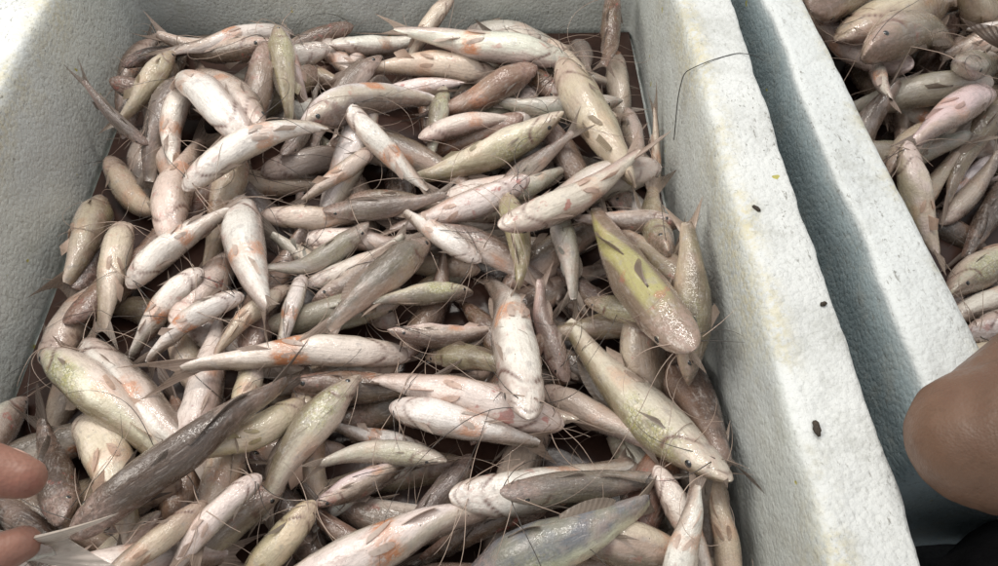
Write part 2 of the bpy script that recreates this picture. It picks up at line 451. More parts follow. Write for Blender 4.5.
class Warp:
    """maps a fish's own coordinates (along the body, sideways, towards the back) onto its bent spine"""
    def __init__(s, pts, roll, swish, g, twist):
        s.cx = [np.polyfit(SS, pts[:, k], 2) for k in range(3)]
        s.L = np.linalg.norm(pts[0] - pts[-1]); s.SL = .8 * s.L; s.roll = math.radians(roll); s.swish = swish; s.g = g; s.twist = twist
    def frame(s, a):
        t = np.asarray(a) * .8                                   # body fraction -> fraction of the total length
        P = np.stack([np.polyval(c, t) for c in s.cx], -1)
        T = np.stack([np.polyval(np.polyder(c), t) for c in s.cx], -1)
        T /= np.linalg.norm(T, axis=-1)[..., None]
        U = U_REF - (T @ U_REF)[..., None] * T
        U /= np.linalg.norm(U, axis=-1)[..., None]
        Lf = np.cross(U, -T)
        k = np.clip((np.asarray(a) - .5) / .5, 0, 1); rl = (s.roll + s.twist * k * k * (3 - 2 * k))[..., None]
        D = np.cos(rl) * U + np.sin(rl) * Lf
        return P, T, D, np.cross(D, -T)
    def __call__(s, q):
        q = np.asarray(q, float); a = q[:, 0]
        P, T, D, X = s.frame(a)
        lat = q[:, 1] * s.g + s.swish * np.maximum(0, a - .45) ** 2
        return P + X * (lat * s.SL)[:, None] + D * (q[:, 2] * s.g * s.SL)[:, None]

def section(a): return np.interp(a, PS, PW), np.interp(a, PS, PT), np.interp(a, PS, PB)

def body_mesh(w, rg, low=False):
    rings = RINGS if not low else RINGS[::2]
    ns = NSEG if not low else 20
    ph = np.linspace(0, 2 * np.pi, ns, endpoint=False)
    A, PH = np.meshgrid(rings, ph, indexing='ij')
    W, T, B = section(A)
    plump = 1 + rg.uniform(-.10, .12) * np.exp(-((A - .36) / .16) ** 2)
    c = np.cos(PH); sn = np.sin(PH)
    e = np.where(c > 0, 1.0, np.where(A < .3, .80, .92))
    vert = np.where(c > 0, T * c, -B * np.abs(c) ** e * plump)
    flat = 1 - .10 * np.exp(-((A - .1) / .08) ** 2) * (c > .3)
    lat = W * np.sign(sn) * np.abs(sn) ** .92 * (.5 + .5 * plump)
    vert = vert * flat
    # slack, dented flesh
    k1, k2, k3, k4 = rg.uniform(0, 6, 4)
    dent = .05 * np.sin(9 * A + k1 + 1.0 * sn) * np.sin(2 * PH + k2) + .03 * np.sin(21 * A + k3) * np.sin(3 * PH + k4)
    dent = dent * np.clip((A - .12) / .1, 0, 1) * np.clip((.95 - A) / .2, 0, 1)
    vert = vert * (1 + dent); lat = lat * (1 + dent)
    # ventral groove, gill slit and mouth cut into the surface
    crease = np.zeros_like(A)
    gill = np.exp(-((A - (.245 - .115 * np.clip(-c, 0, 1) ** 1.6)) / .012) ** 2) * np.clip((.55 - c) / .3, 0, 1) * np.clip((c + 1.02) / .1, 0, 1)
    jaw = np.exp(-((A - (.010 + .066 * (1 - np.clip(-c, 0, 1)))) / .006) ** 2) * np.clip((-c + .1) / .2, 0, 1)
    k = 1 - .06 * gill - .04 * jaw
    vert = vert * k; lat = lat * k
    crease = np.clip(.95 * gill * (.55 + .55 * np.abs(np.sin(2 * PH + k1))) + .7 * jaw, 0, 1)
    q = np.stack([A.ravel(), lat.ravel(), vert.ravel()], -1)
    n = len(rings)
    return q, grid_quads(n, ns, True)[:, ::-1], [list(range(ns)), list(range((n - 1) * ns, n * ns))[::-1]], c.ravel(), A.ravel(), crease.ravel()

def fin_part(name, w, G, side, th, parent, off, tint):
    """G: (nr, nu, 3) grid in fish coordinates (ray by ray); side: thickness direction"""
    nr, nu, _ = G.shape
    u = np.linspace(0, 1, nu)
    t = th * (1 - .8 * u)[None, :, None] * np.asarray(side, float)
    V = np.concatenate([(G + t).reshape(-1, 3), (G - t).reshape(-1, 3)])
    q = grid_quads(nr, nu); N = nr * nu
    quads = [q, q[:, ::-1] + N]
    I = np.arange(N).reshape(nr, nu)
    rim = np.concatenate([I[0], I[1:, -1], I[-1, -2::-1], I[-2:0:-1, 0]]); m = len(rim)      # the edge has its own vertices so that it stays crisp
    k = np.arange(m); k2 = (k + 1) % m
    quads.append(np.stack([2 * N + k, 2 * N + k2, 2 * N + m + k2, 2 * N + m + k], -1))
    V = np.concatenate([V, V[rim], V[rim + N]])
    ray = np.repeat(np.linspace(0, 1, nr), nu); rch = np.tile(u, nr)
    o = mesh_obj(name, w(V) - off, np.concatenate(quads), M['fin'], parent, attrs={'ray': np.concatenate([ray, ray, ray[rim], ray[rim]]), 'reach': np.concatenate([rch, rch, rch[rim], rch[rim]])})
    o.color = tuple(tint) + (1,)
    return o

def fish_fins(w, rg, root, off, tint, vent_tint, full=True, spread=None):
    # tail: two pointed lobes, more or less folded
    sp = rg.uniform(.4, 1.1); lean = rg.uniform(-.35, .35); ln = rg.uniform(.88, 1.1)
    if spread: sp = spread; lean = 0
    nr, nu = 15, 7
    v = np.linspace(-1, 1, nr)[:, None]; u = np.linspace(0, 1, nu)[None, :]
    ln_r = (.125 + .175 * np.abs(v) ** 1.3) * ln
    a = .955 + u * ln_r
    z = v * (.037 + sp * .125 * u ** .95) + lean * .06 * u
    x = rg.uniform(-.06, .06) * u ** 2 + .012 * np.sin(4 * v + rg.uniform(0, 6)) * u
    fin_part('tail_fin', w, np.stack([a + 0 * z, x + 0 * z, z + 0 * a], -1), (0, 1, 0), .0065, root, off, tint * 1.08)
    # dorsal fin with its stiff leading spine
    up = rg.uniform(.08, .4)
    nr, nu = 8, 5
    v = np.linspace(0, 1, nr)[:, None]; u = np.linspace(0, 1, nu)[None, :]
    a0 = .30 + .13 * v
    h = (.15 - .09 * v) * u
    a = a0 + h * (1.15 - up); z = section(a0)[1] - .006 + h * up * 1.05 + 0 * a
    z = np.maximum(z, section(a)[1] - .002 * (1 - u))
    fin_part('dorsal_fin', w, np.stack([a, rg.uniform(-.05, .05) * u ** 2 + 0 * a, z], -1), (0, 1, 0), .005, root, off, tint)
    if full:
        v = np.linspace(0, 1, 10)[:, None]; u = np.linspace(0, 1, 4)[None, :]
        a0 = .56 + .27 * v; h = .040 * np.sin(np.pi * np.clip(v * .93 + .05, 0, 1)) ** .7 * u
        z = section(a0)[1] - .005 + h; a = a0 + .5 * h + .03 * v * u
        fin_part('adipose_fin', w, np.stack([a + 0 * z, rg.uniform(-.03, .03) * u ** 2 + 0 * z, z + 0 * a], -1), (0, 1, 0), .005, root, off, tint)
        fold = rg.uniform(.2, .8)
        v = np.linspace(0, 1, 8)[:, None]; u = np.linspace(0, 1, 5)[None, :]
        a0 = .66 + .13 * v; h = (.095 - .045 * v) * u
        a = a0 + h * .9; z = -section(a0)[2] + .006 - h * fold * .8
        fin_part('anal_fin', w, np.stack([a, rg.uniform(-.07, .07) * u ** 1.5 + 0 * a, z + 0 * a], -1), (0, 1, 0), .004, root, off, vent_tint)
    for sg in (-1, 1):
        # pectoral fins: spine first
        out = rg.uniform(.05, .55)
        v = np.linspace(0, 1, 7)[:, None]; u = np.linspace(0, 1, 5)[None, :]
        ln_ = (.20 - .10 * v) * u
        a = .225 + .02 * v + ln_ * (1.0 - .35 * out)
        lat = (section(.235)[0] * .80 - .02 * v) + ln_ * .75 * out
        lat = np.maximum(lat, section(a)[0] * .82 * (u > .2))
        z = -.055 - .012 * v + ln_ * rg.uniform(-.15, .15)
        fin_part('pectoral_fin', w, np.stack([a + 0 * z, sg * lat + 0 * z, z + 0 * a], -1), (0, .35, .9), .0045, root, off, tint)
        if full:
            out = rg.uniform(.05, .7)
            ln_ = .105 * np.sqrt(np.clip(1 - (v * 1.7 - .85) ** 2, .08, 1)) * u
            a = .525 + .012 * v + ln_ * .95
            lat = .020 + .026 * v + ln_ * (.10 + .35 * out) * (.3 + v)
            W, T, B = section(a)
            zz = -B * np.sqrt(np.clip(1 - (lat / W) ** 2, .05, 1)) - .004 - .012 * u * out
            fin_part('pelvic_fin', w, np.stack([a, sg * lat, zz], -1), (0, .3, .9), .004, root, off, vent_tint)

def eye_part(w, sg, body, off):
    a = .118; W, T, B = section(a)
    cphi = .16
    ctr = np.array([a, sg * W * .93 * math.sqrt(1 - cphi ** 2), T * cphi * .95])
    outd = np.array([-.12, sg * .96, .22]); outd /= np.linalg.norm(outd)
    ctr -= outd * .0165
    nu, nv = 8, 12
    th = np.linspace(.05, np.pi - .05, nu)[:, None]; ph = np.linspace(0, 2 * np.pi, nv, endpoint=False)[None, :]
    e1 = np.cross(outd, (1, 0, 0)); e1 /= np.linalg.norm(e1); e2 = np.cross(outd, e1)
    d = (np.cos(th)[..., None] * outd + (np.sin(th) * np.cos(ph))[..., None] * e1 + (np.sin(th) * np.sin(ph))[..., None] * e2).reshape(-1, 3)
    V = w(ctr + .027 * d) - off
    mesh_obj('eye', V, grid_quads(nu, nv, True), M['eye'], body, ngons=[list(range(nv)), list(range((nu - 1) * nv, nu * nv))], attrs={'pupil': d @ outd})

def tube(path, r0, r1, sides=5):
    path = np.asarray(path); n = len(path)
    T = np.gradient(path, axis=0); T /= np.linalg.norm(T, axis=1)[:, None] + 1e-9
    ref = np.array([.13, .21, .97]); A = np.cross(T, ref); A /= np.linalg.norm(A, axis=1)[:, None] + 1e-9
    B = np.cross(T, A)
    r = np.linspace(r0, r1, n)[:, None, None]
    ph = np.linspace(0, 2 * np.pi, sides, endpoint=False)[None, :, None]
    V = path[:, None, :] + r * (np.cos(ph) * A[:, None, :] + np.sin(ph) * B[:, None, :])
    return V.reshape(-1, 3), grid_quads(n, sides, True), [list(range(sides))[::-1], list(range((n - 1) * sides, n * sides))]

def whisker_path(p, d, length, n, bed, rg, curl):
    d = d / np.linalg.norm(d); ds = length / n
    pts = [p.copy()]; k = rg.normal(0, curl); kz = 0.
    for i in range(n):
        k += rg.normal(0, curl * .45)
        ang = k * ds
        c, s_ = math.cos(ang), math.sin(ang)
        d = np.array([c * d[0] - s_ * d[1], s_ * d[0] + c * d[1], d[2] * .8 + rg.normal(0, .06) - .05])
        d /= np.linalg.norm(d)
        q = pts[-1] + d * ds
        h = bed.at(q[0], q[1]) + .0007
        if q[2] < h and h - q[2] < .014: q[2] = h
        if bed.lim and i > 3 and not (bed.lim[0] < q[0] < bed.lim[1] and q[1] < bed.lim[3]): break      # the whisker ends at the wall
        pts.append(q)
    return np.array(pts)

def whiskers(w, rg, root, off, bed, tint, many):
    P, T, D, X = w.frame(np.array([.03]))
    heading = -T[0]; lat = X[0]
    for sg in (-1, 1):
        specs = [(.034, .070, -.008, rg.uniform(.55, 1.0), 22, .00036)]
        if many: specs += [(.065, .022, -.055, rg.uniform(.2, .45), 13, .00042), (.058, .050, -.042, rg.uniform(.25, .5), 14, .00042)]
        for (a, x, z, ln, n, r) in specs:
            p = w(np.array([[a, sg * x, z]]))[0]
            d = -heading * rg.uniform(-.5, .9) + lat * sg * rg.uniform(.5, 1.1) + np.array([0, 0, rg.uniform(-.1, .18)])
            path = whisker_path(p, d, ln * w.SL, n, bed, rg, 11.)
            V, q, ng = tube(path, r, r * .3)
            o = mesh_obj('barbel', V - off, q, M['barbel'], root, ngons=ng)
            t = tint * rg.uniform(.75, 1.15) if rg.random() > .30 else np.array([.045, .036, .03])
            o.color = tuple(np.clip(t, 0, 1)) + (1,)

FISH = []
def build_fish(pts, roll, g, kind, label, group, bed, detail, seed, spread=None, fin_tint=None):
    rg = np.random.default_rng(seed)
    upright = abs(math.cos(math.radians(roll)))                    # belly up or back up: the limp tail falls over to one side
    roll = roll + rg.uniform(-24, 24)
    w = Warp(pts, roll, rg.uniform(-.5, .5), g, rg.choice([-1, 1]) * math.radians(rg.uniform(45, 88)) * upright + rg.uniform(-.25, .25))
    mid = pts.mean(0); base = np.array([mid[0], mid[1], pts[:, 2].min() - .03 * w.L])
    root = empty('fish', base)
    tag(root, label, 'fish', group)
    low = detail == 0
    q, quads, ng, dv, al, cr = body_mesh(w, rg, low)
    k = KIND[kind]
    body = mesh_obj('body', w(q) - base, quads, M['skin'], root, ngons=ng,
                    attrs={'fishco': q, 'dv': dv, 'along': al, 'crease': cr})
    mute = lambda c: np.array(c) * .62 + np.array([.36, .295, .26]) * (np.mean(c) / .305) * .38 if kind[0] in 'YOTG' else np.array(c)
    k = (mute(k[0]), mute(k[1]), mute(k[2])) + tuple(k[3:])
    j = lambda c: tuple(float(np.clip(x * f, 0, .85)) for x, f in zip(c, rg.uniform(.90, 1.08) * (1 + rg.normal(0, .025, 3))))
    body['belly_tint'] = j(k[0]); body['flank_tint'] = j(k[1]); body['back_tint'] = j(k[2])
    body['yellow'] = k[3] * rg.uniform(.8, 1.1); body['green'] = k[4] * rg.uniform(.8, 1.1)
    body['ridge'] = 1. if kind == 'YL' else 0.
    body['red'] = k[5] * rg.uniform(0, .9); body['orange'] = k[6] * rg.uniform(.4, 1.15); body['seed'] = tuple(float(v) for v in rg.uniform(0, 40, 3))
    for sg in (-1, 1): eye_part(w, sg, body, base)
    fin = (np.array(k[7]) * .4 + np.array([.43, .37, .32]) * (.3 if k[0][0] < .3 else .6)) * rg.uniform(.7, 1.15)
    if fin_tint: fin = np.array(fin_tint)
    vent = np.array(k[0]) * .72 + np.array([.66, .34, .20]) * rg.uniform(.15, .38) if k[6] > .3 else np.array(k[1])
    fish_fins(w, rg, root, base, fin, vent, not low, spread)
    whiskers(w, rg, root, base, bed, np.array([.40, .30, .24]), detail == 2)
    return root

# head x, y, tail x, y (m), roll, sideways bow, girth, colouring, head height, tail height, detail, seed, label
HEAP_ONE = [
(-0.012,0.64,0.138,0.654,-20,-0.02,0.98,'W',None,None,0,5000,''),
(-0.234,0.161,-0.4,0.162,20,0.09,0.99,'B',None,None,0,5001,''),
(0.049,0.72,0.174,0.62,-90,0.01,0.91,'G',None,None,0,5002,''),
(-0.167,0.726,-0.321,0.66,180,0.07,0.95,'R',None,None,0,5003,''),
(0.083,0.074,0.12,0.209,180,-0.05,0.99,'P',None,None,0,5004,''),
(-0.243,0.151,-0.193,0.3,170,-0.03,0.95,'T',None,None,0,5005,''),
(-0.015,0.452,0.135,0.458,20,-0.07,1.09,'W',None,None,0,5006,''),
(0.16,0.342,0.012,0.389,170,-0.05,1.01,'D',None,None,0,5007,''),
(-0.006,0.489,0.058,0.634,-20,-0.07,1.03,'B',None,None,0,5008,''),
(-0.157,0.714,-0.21,0.568,170,0.04,0.98,'T',None,None,0,5009,''),
(-0.371,0.374,-0.351,0.226,165,0,1.2,'B',None,None,0,5010,''),
(-0.371,0.314,-0.372,0.456,165,-0.01,1.2,'B',None,None,0,5011,''),
(-0.376,0.398,-0.371,0.542,10,0.03,1.2,'D',None,None,0,5012,''),
(-0.368,0.636,-0.35,0.484,165,-0.03,1.2,'G',None,None,0,5013,''),
(-0.375,0.733,-0.357,0.567,80,0.01,1.2,'B',None,None,0,5014,''),
(-0.378,0.774,-0.354,0.626,-15,0.04,1.2,'B',None,None,0,5015,''),
(-0.3944,0.6123,-0.402,0.776,20,0.04,0.76,'G',None,0.097,1,5,'slim grey fish with tail raised up the back wall, beside the tan-yellow fish'),
(-0.396,0.6783,-0.3056,0.7311,0,0.04,0.855,'D',None,None,1,6,'dark brown fish tucked along the back wall near the corner'),
(-0.1752,0.7697,-0.2766,0.78,5,-0.05,0.95,'G',None,None,1,14,'translucent grey fish lying flat behind the yellowish fish'),
(-0.0629,0.774,-0.1795,0.78,90,0.05,0.855,'B',None,None,1,15,'thin beige fish at the back wall behind the big white one'),
(-0.1393,0.6863,-0.0091,0.6685,160,-0.06,0.855,'P',None,None,1,19,'small pink-white fish pointing its snout at the narrow pink fish'),
(0.0425,0.651,-0.055,0.5616,-80,-0.03,1.235,'S',None,None,1,21,'broad grey-green fish on its flank under the yellow-green one'),
(-0.1956,0.6164,-0.1009,0.5486,90,-0.07,0.855,'S',None,None,1,25,'silvery blue fish flank showing in the gap below the long diagonal fish'),
(-0.1943,0.5159,-0.1495,0.6108,120,0.02,0.95,'P',None,None,1,26,'pink fish with a bundle of whiskers hanging over the dark gap'),
(-0.1006,0.5118,-0.1982,0.5505,30,-0.06,0.76,'D',None,None,1,28,'small dark-headed fish with a visible eye in the middle of the heap'),
(0.17,0.6716,0.0985,0.733,20,0.02,0.95,'D',None,None,1,35,'dark fish head with an eye peeking out in the back corner by the second box'),
(0.1678,0.4938,0.176,0.6044,178,-0.05,0.475,'B',None,0.152,1,32,'slim pink fish with its tail fanned out against the wall by the second box'),
(0.1039,0.342,0.176,0.3989,170,-0.07,0.807,'B',None,0.186,1,52,'pale tail stem and upturned tail lobes by the wall by the second box'),
(0.17,0.3336,0.1613,0.2351,10,-0.06,0.95,'D',None,None,1,55,'dark grey-brown fish squeezed against the wall by the second box'),
(0.0089,0.3061,0.1186,0.2932,170,0.07,0.95,'B',None,None,1,58,'beige fish lying crosswise beneath the bloodshot head'),
(-0.0131,0.4234,-0.114,0.3944,-60,0.04,1.045,'O',None,None,1,60,'mottled olive fish deep under the short white fish'),
(-0.2219,0.3097,-0.1202,0.2836,170,-0.05,0.855,'B',None,None,1,86,'small pinkish grey fish under the very long white one'),
(0.17,0.525,0.117,0.661,150,-0.02,1.07,'G',None,None,0,5032,''),
(-0.008,0.417,-0.156,0.457,150,-0.01,0.9,'T',None,None,0,5033,''),
(0.17,0.334,0.023,0.345,20,-0.02,0.93,'T',None,None,0,5034,''),
(0.002,0.207,0.151,0.232,90,-0.07,1.01,'S',None,None,0,5035,''),
(0.03,0.332,0.164,0.285,20,-0.03,0.94,'W',None,None,0,5036,''),
(0.017,0.709,0.174,0.69,180,-0.03,1.07,'G',None,None,0,5037,''),
(-0.014,0.338,0.127,0.433,-90,0.04,1.04,'P',None,None,0,5038,''),
(-0.312,0.215,-0.4,0.095,90,-0.05,0.91,'B',None,None,0,5039,''),
(-0.1,0.76,-0.009,0.634,20,0.05,1.04,'S',None,None,0,5040,''),
(0.04,0.282,-0.027,0.415,20,0.04,1,'R',None,None,0,5041,''),
(-0.163,0.335,-0.021,0.33,170,-0,1.01,'W',None,None,0,5042,''),
(0.004,0.115,0.154,0.171,-20,0,1.05,'B',None,None,0,5043,''),
(-0.125,0.262,0.033,0.316,20,0.04,1.1,'B',None,None,0,5044,''),
(-0.078,0.318,-0.212,0.277,180,-0.06,1.07,'B',None,None,0,5045,''),
(-0.086,0.427,0.065,0.475,180,0.08,1,'G',None,None,0,5046,''),
(-0.285,0.673,-0.284,0.525,170,0.08,0.92,'G',None,None,0,5047,''),
(-0.119,0.243,-0.261,0.243,180,0.02,0.98,'B',None,None,0,5048,''),
(-0.197,0.487,-0.324,0.555,-20,0.05,0.98,'R',None,None,0,5049,''),
(-0.287,0.527,-0.142,0.534,170,-0,1.06,'T',None,None,0,5050,''),
(-0.252,0.731,-0.117,0.655,90,-0.04,0.91,'T',None,None,0,5051,''),
(-0.344,0.15,-0.192,0.19,170,0.08,0.93,'W',None,None,0,5052,''),
(-0.254,0.347,-0.392,0.391,20,-0.09,1.06,'T',None,None,0,5053,''),
(0.054,0.658,-0.002,0.515,180,0.03,0.98,'S',None,None,0,5054,''),
(-0.206,0.239,-0.087,0.107,20,0.02,1.01,'P',None,None,0,5055,''),
(-0.078,0.721,-0.069,0.569,-90,0.08,1,'R',None,None,0,5056,''),
(-0.396,0.645,-0.239,0.618,20,0,0.93,'R',None,None,0,5057,''),
(-0.224,0.278,-0.288,0.421,150,0.09,0.9,'T',None,None,0,5058,''),
(-0.27,0.183,-0.349,0.31,90,-0.08,0.9,'T',None,None,0,5059,''),
(0.128,0.356,0.143,0.194,-90,-0.02,1.09,'B',None,None,0,5060,''),
(-0.088,0.579,-0.055,0.413,20,-0.07,1.02,'D',None,None,0,5061,''),
(-0.018,0.562,0.148,0.551,-90,0,0.96,'G',None,None,0,5062,''),
(-0.229,0.244,-0.361,0.341,90,0.09,1.04,'B',None,None,0,5063,''),
(0.076,0.712,0.157,0.57,150,0.03,0.92,'B',None,None,0,5064,''),
(0.045,0.267,0.003,0.092,180,-0.08,0.95,'G',None,None,0,5065,''),
(-0.229,0.142,-0.276,0.315,170,-0.08,0.99,'R',None,None,0,5066,''),
(-0.261,0.524,-0.138,0.408,-20,-0.01,1.08,'G',None,None,0,5067,''),
(-0.027,0.478,0.122,0.495,180,0.08,1.02,'B',None,None,0,5068,''),
(-0.267,0.36,-0.126,0.317,170,-0.09,1.06,'G',None,None,0,5069,''),
(0.096,0.263,0.151,0.113,150,0.04,0.94,'S',None,None,0,5070,''),
(-0.252,0.534,-0.358,0.391,150,-0.02,1.07,'R',None,None,0,5071,''),
(-0.153,0.31,-0.12,0.144,90,-0.05,0.97,'T',None,None,0,5072,''),
(-0.084,0.362,-0.18,0.465,180,0.03,1.09,'B',None,None,0,5073,''),
(-0.126,0.197,0.05,0.176,20,-0.07,0.91,'W',None,None,0,5074,''),
(0.04,0.774,-0.056,0.629,-90,0.05,1.01,'B',None,None,0,5075,''),
(0.17,0.322,0.107,0.451,-90,-0.02,0.93,'T',None,None,0,5076,''),
(-0.225,0.531,-0.093,0.601,180,-0.01,1.04,'G',None,None,0,5077,''),
(-0.075,0.32,-0.019,0.45,170,-0.01,0.99,'D',None,None,0,5078,''),
(-0.09,0.146,0.068,0.136,150,-0.09,0.9,'S',None,None,0,5079,''),
(0.148,0.62,-0.006,0.618,-90,0.01,1.06,'S',None,None,0,5080,''),
(-0.174,0.707,-0.328,0.709,150,0.05,0.91,'S',None,None,0,5081,''),
(-0.156,0.205,-0.254,0.104,20,-0.06,1.02,'B',None,None,0,5082,''),
(0.012,0.393,0.147,0.491,-90,-0.02,1.06,'B',None,None,0,5083,''),
(-0.266,0.343,-0.241,0.5,180,-0.02,1.05,'P',None,None,0,5084,''),
(0.089,0.623,0.009,0.745,20,0.04,0.92,'R',None,None,0,5085,''),
(-0.356,0.602,-0.292,0.453,150,0.07,0.98,'B',None,None,0,5086,''),
(-0.204,0.273,-0.212,0.127,150,0.05,1.05,'T',None,None,0,5087,''),
(-0.142,0.553,-0.101,0.397,-90,0.02,0.97,'B',None,None,0,5088,''),
(-0.021,0.23,-0.157,0.191,-90,-0.06,1.08,'T',None,None,0,5089,''),
(-0.233,0.219,-0.254,0.38,180,-0.07,1.01,'P',None,None,0,5090,''),
(-0.065,0.496,0.073,0.551,180,-0.09,1.02,'P',None,None,0,5091,''),
(-0.228,0.202,-0.4,0.193,150,-0.01,1.04,'T',None,None,0,5092,''),
(-0.172,0.727,-0.058,0.639,180,0,0.91,'G',None,None,0,5093,''),
(-0.2,0.317,-0.176,0.489,170,0.06,1.06,'D',None,None,0,5094,''),
(-0.245,0.639,-0.081,0.6,170,0.05,1.04,'W',None,None,0,5095,''),
(0.04,0.6,-0.126,0.583,180,0.05,0.93,'R',None,None,0,5096,''),
(-0.229,0.695,-0.386,0.718,-90,0.01,0.99,'P',None,None,0,5097,''),
(0.17,0.111,-0.001,0.152,180,-0.05,0.98,'R',None,None,0,5098,''),
(-0.079,0.269,0.095,0.237,180,0.05,1.09,'B',None,None,0,5099,''),
(-0.015,0.232,0.06,0.361,-90,-0,0.98,'R',None,None,0,5100,''),
(-0.187,0.692,-0.294,0.571,-20,0.03,1.08,'T',None,None,0,5101,''),
(-0.076,0.378,-0.239,0.355,-20,0.06,1,'S',None,None,0,5102,''),
(-0.159,0.571,0.002,0.518,-90,0.06,1.08,'B',None,None,0,5103,''),
(0.133,0.515,0.174,0.377,180,0.05,1.1,'W',None,None,0,5104,''),
(0.156,0.718,0.173,0.564,180,-0.06,0.91,'G',None,None,0,5105,''),
(0.057,0.66,-0.081,0.61,180,0.07,1.04,'R',None,None,0,5106,''),
(-0.363,0.351,-0.305,0.491,150,-0.04,1.06,'R',None,None,0,5107,''),
(-0.396,0.233,-0.242,0.154,20,-0.08,1.01,'T',None,None,0,5108,''),
(-0.241,0.543,-0.274,0.403,180,0.02,1.03,'T',None,None,0,5109,''),
(0.134,0.461,0.162,0.6,20,0.08,0.94,'P',None,None,0,5110,''),
(-0.236,0.177,-0.374,0.104,-90,0.09,1.08,'B',None,None,0,5111,''),
(-0.227,0.665,-0.255,0.495,170,0.02,0.97,'D',None,None,0,5112,''),
(0.089,0.141,0.174,0.296,170,-0.01,1.03,'R',None,None,0,5113,''),
(-0.035,0.073,-0.151,0.202,20,-0.05,0.93,'R',None,None,0,5114,''),
(0.062,0.579,0.13,0.45,150,0.03,1.01,'D',None,None,0,5115,''),
(-0.117,0.599,-0.174,0.435,180,0.02,0.95,'W',None,None,0,5116,''),
(-0.396,0.22,-0.25,0.274,-90,0.04,0.99,'W',None,None,0,5117,''),
(-0.275,0.118,-0.4,0.201,20,-0.08,0.97,'D',None,None,0,5118,''),
(-0.052,0.45,0.078,0.358,-90,0.06,0.92,'P',None,None,0,5119,''),
(-0.177,0.537,-0.035,0.645,90,0.07,1.04,'W',None,None,0,5120,''),
(-0.319,0.661,-0.338,0.501,20,-0.04,1.07,'G',None,None,0,5121,''),
(-0.167,0.284,-0.019,0.287,90,0.02,0.95,'R',None,None,0,5122,''),
(0.17,0.507,0.001,0.449,170,-0.07,1.04,'S',None,None,0,5123,''),
(0.153,0.238,0.166,0.082,90,-0.01,1.02,'G',None,None,0,5124,''),
(0.157,0.329,0.166,0.171,-90,0.02,1.15,'D',None,None,0,5125,''),
(0.155,0.267,0.166,0.413,90,-0.01,1.06,'O',None,None,0,5126,''),
(0.149,0.372,0.166,0.508,-90,0.03,1.02,'O',None,None,0,5127,''),
(-0.425,0.039,-0.275,0.051,175,0.04,1.05,'T',None,None,0,5128,''),
(-0.225,0.054,-0.357,0.126,150,0.04,1.05,'P',None,None,0,5129,''),
(-0.305,0.118,-0.16,0.152,175,0.04,1.05,'P',None,None,0,5130,''),
(-0.099,0.051,-0.249,0.039,90,0.04,1.05,'T',None,None,0,5131,''),
(-0.186,0.064,-0.044,0.116,175,0.04,1.05,'B',None,None,0,5132,''),
(0.019,0.131,-0.131,0.139,150,0.04,1.05,'P',None,None,0,5133,''),
(-0.065,0.013,0.07,0.077,175,0.04,1.05,'P',None,None,0,5134,''),
(0.132,0.114,-0.01,0.066,175,0.04,1.05,'T',None,None,0,5135,''),
(0.047,0.151,0.193,0.119,90,0.04,1.05,'B',None,None,0,5136,''),
(-0.2079,0.5193,-0.3385,0.7025,158,-0.04,0.76,'P',None,None,1,2,'pinkish fish slanting down from under the fish at the back wall'),
(-0.3403,0.69,-0.3816,0.5751,-105,0.03,1.092,'Y',None,None,1,3,'tan-yellow fish with a white belly edge in the back corner opposite the second box'),
(-0.3072,0.6295,-0.3144,0.4979,150,-0.05,0.95,'W',None,None,1,7,"glossy white fish whose narrow tail stem points at a fish's gaping chin"),
(-0.2818,0.4207,-0.2937,0.6002,152,0.05,0.95,'B',None,None,1,9,'beige fish showing the underside of its head with a split mouth'),
(-0.228,0.7244,-0.1781,0.607,125,-0.05,0.95,'P',None,None,1,12,'pale pink fish leaning on the yellowish fish, small white tail stem'),
(-0.0344,0.774,-0.0887,0.6649,178,-0.07,0.855,'B',0.141,None,1,16,'fish with a pointed grey-white snout propped up on the back wall'),
(0.0188,0.6758,-0.1568,0.6866,168,-0.03,0.95,'B',None,None,1,18,'beige fish with a red spot under the big white one'),
(-0.0462,0.6608,-0.0626,0.5299,80,0.03,0.902,'I',None,None,1,20,'shimmering pale green fish standing between two slanting ones'),
(-0.1087,0.5435,-0.1909,0.4714,150,0.05,0.855,'B',None,None,1,27,'beige-white fish slanting up to a pink gill'),
(0.1522,0.774,0.1256,0.6417,5,0.03,0.902,'R',0.143,None,1,31,'dark reddish fish standing up in the back corner by the second box'),
(0.002,0.4771,0.1018,0.5602,150,-0.07,0.76,'S',None,None,1,34,'slim blue-grey fish under the pinkish tail'),
(-0.396,0.5246,-0.3772,0.3757,-112,0.05,1.14,'YW',None,None,1,36,'cream fish with brown back leaning on the wall opposite the second box'),
(-0.1379,0.3928,-0.2169,0.4619,150,-0.05,1.045,'S',None,None,1,41,'silver-white fish between the spined white fish and the dark-backed one'),
(-0.213,0.4652,-0.0833,0.4872,170,-0.03,0.902,'B',None,None,1,42,"pink-beige fish with a red dot touching the spined white fish's head"),
(0.17,0.4157,0.0661,0.4383,-82,-0.05,1.045,'P',0.155,None,1,50,'pale fish with one eye and dark snout touching the wall by the second box'),
(0.1179,0.3389,0.0607,0.427,40,0.04,0.95,'D',None,None,1,51,'dark brown fish head with eye under the yellow-ridged one'),
(-0.0146,0.3855,-0.1129,0.3487,-70,-0.05,0.997,'I',None,None,1,59,'green-white shimmering fish with dark crown under the short white fish'),
(-0.0547,0.327,0.0446,0.2782,-62,0.02,0.95,'O',None,None,1,62,'olive-beige fish with an eye and pale lips'),
(-0.0631,0.2268,-0.1476,0.1644,178,-0.05,0.95,'W',None,None,1,68,'pink-white fish partly under the grey-brown head'),
(0.0409,0.1815,-0.0723,0.1373,10,-0.06,0.95,'R',None,None,1,73,'dark red-brown fish under the wide grey tail'),
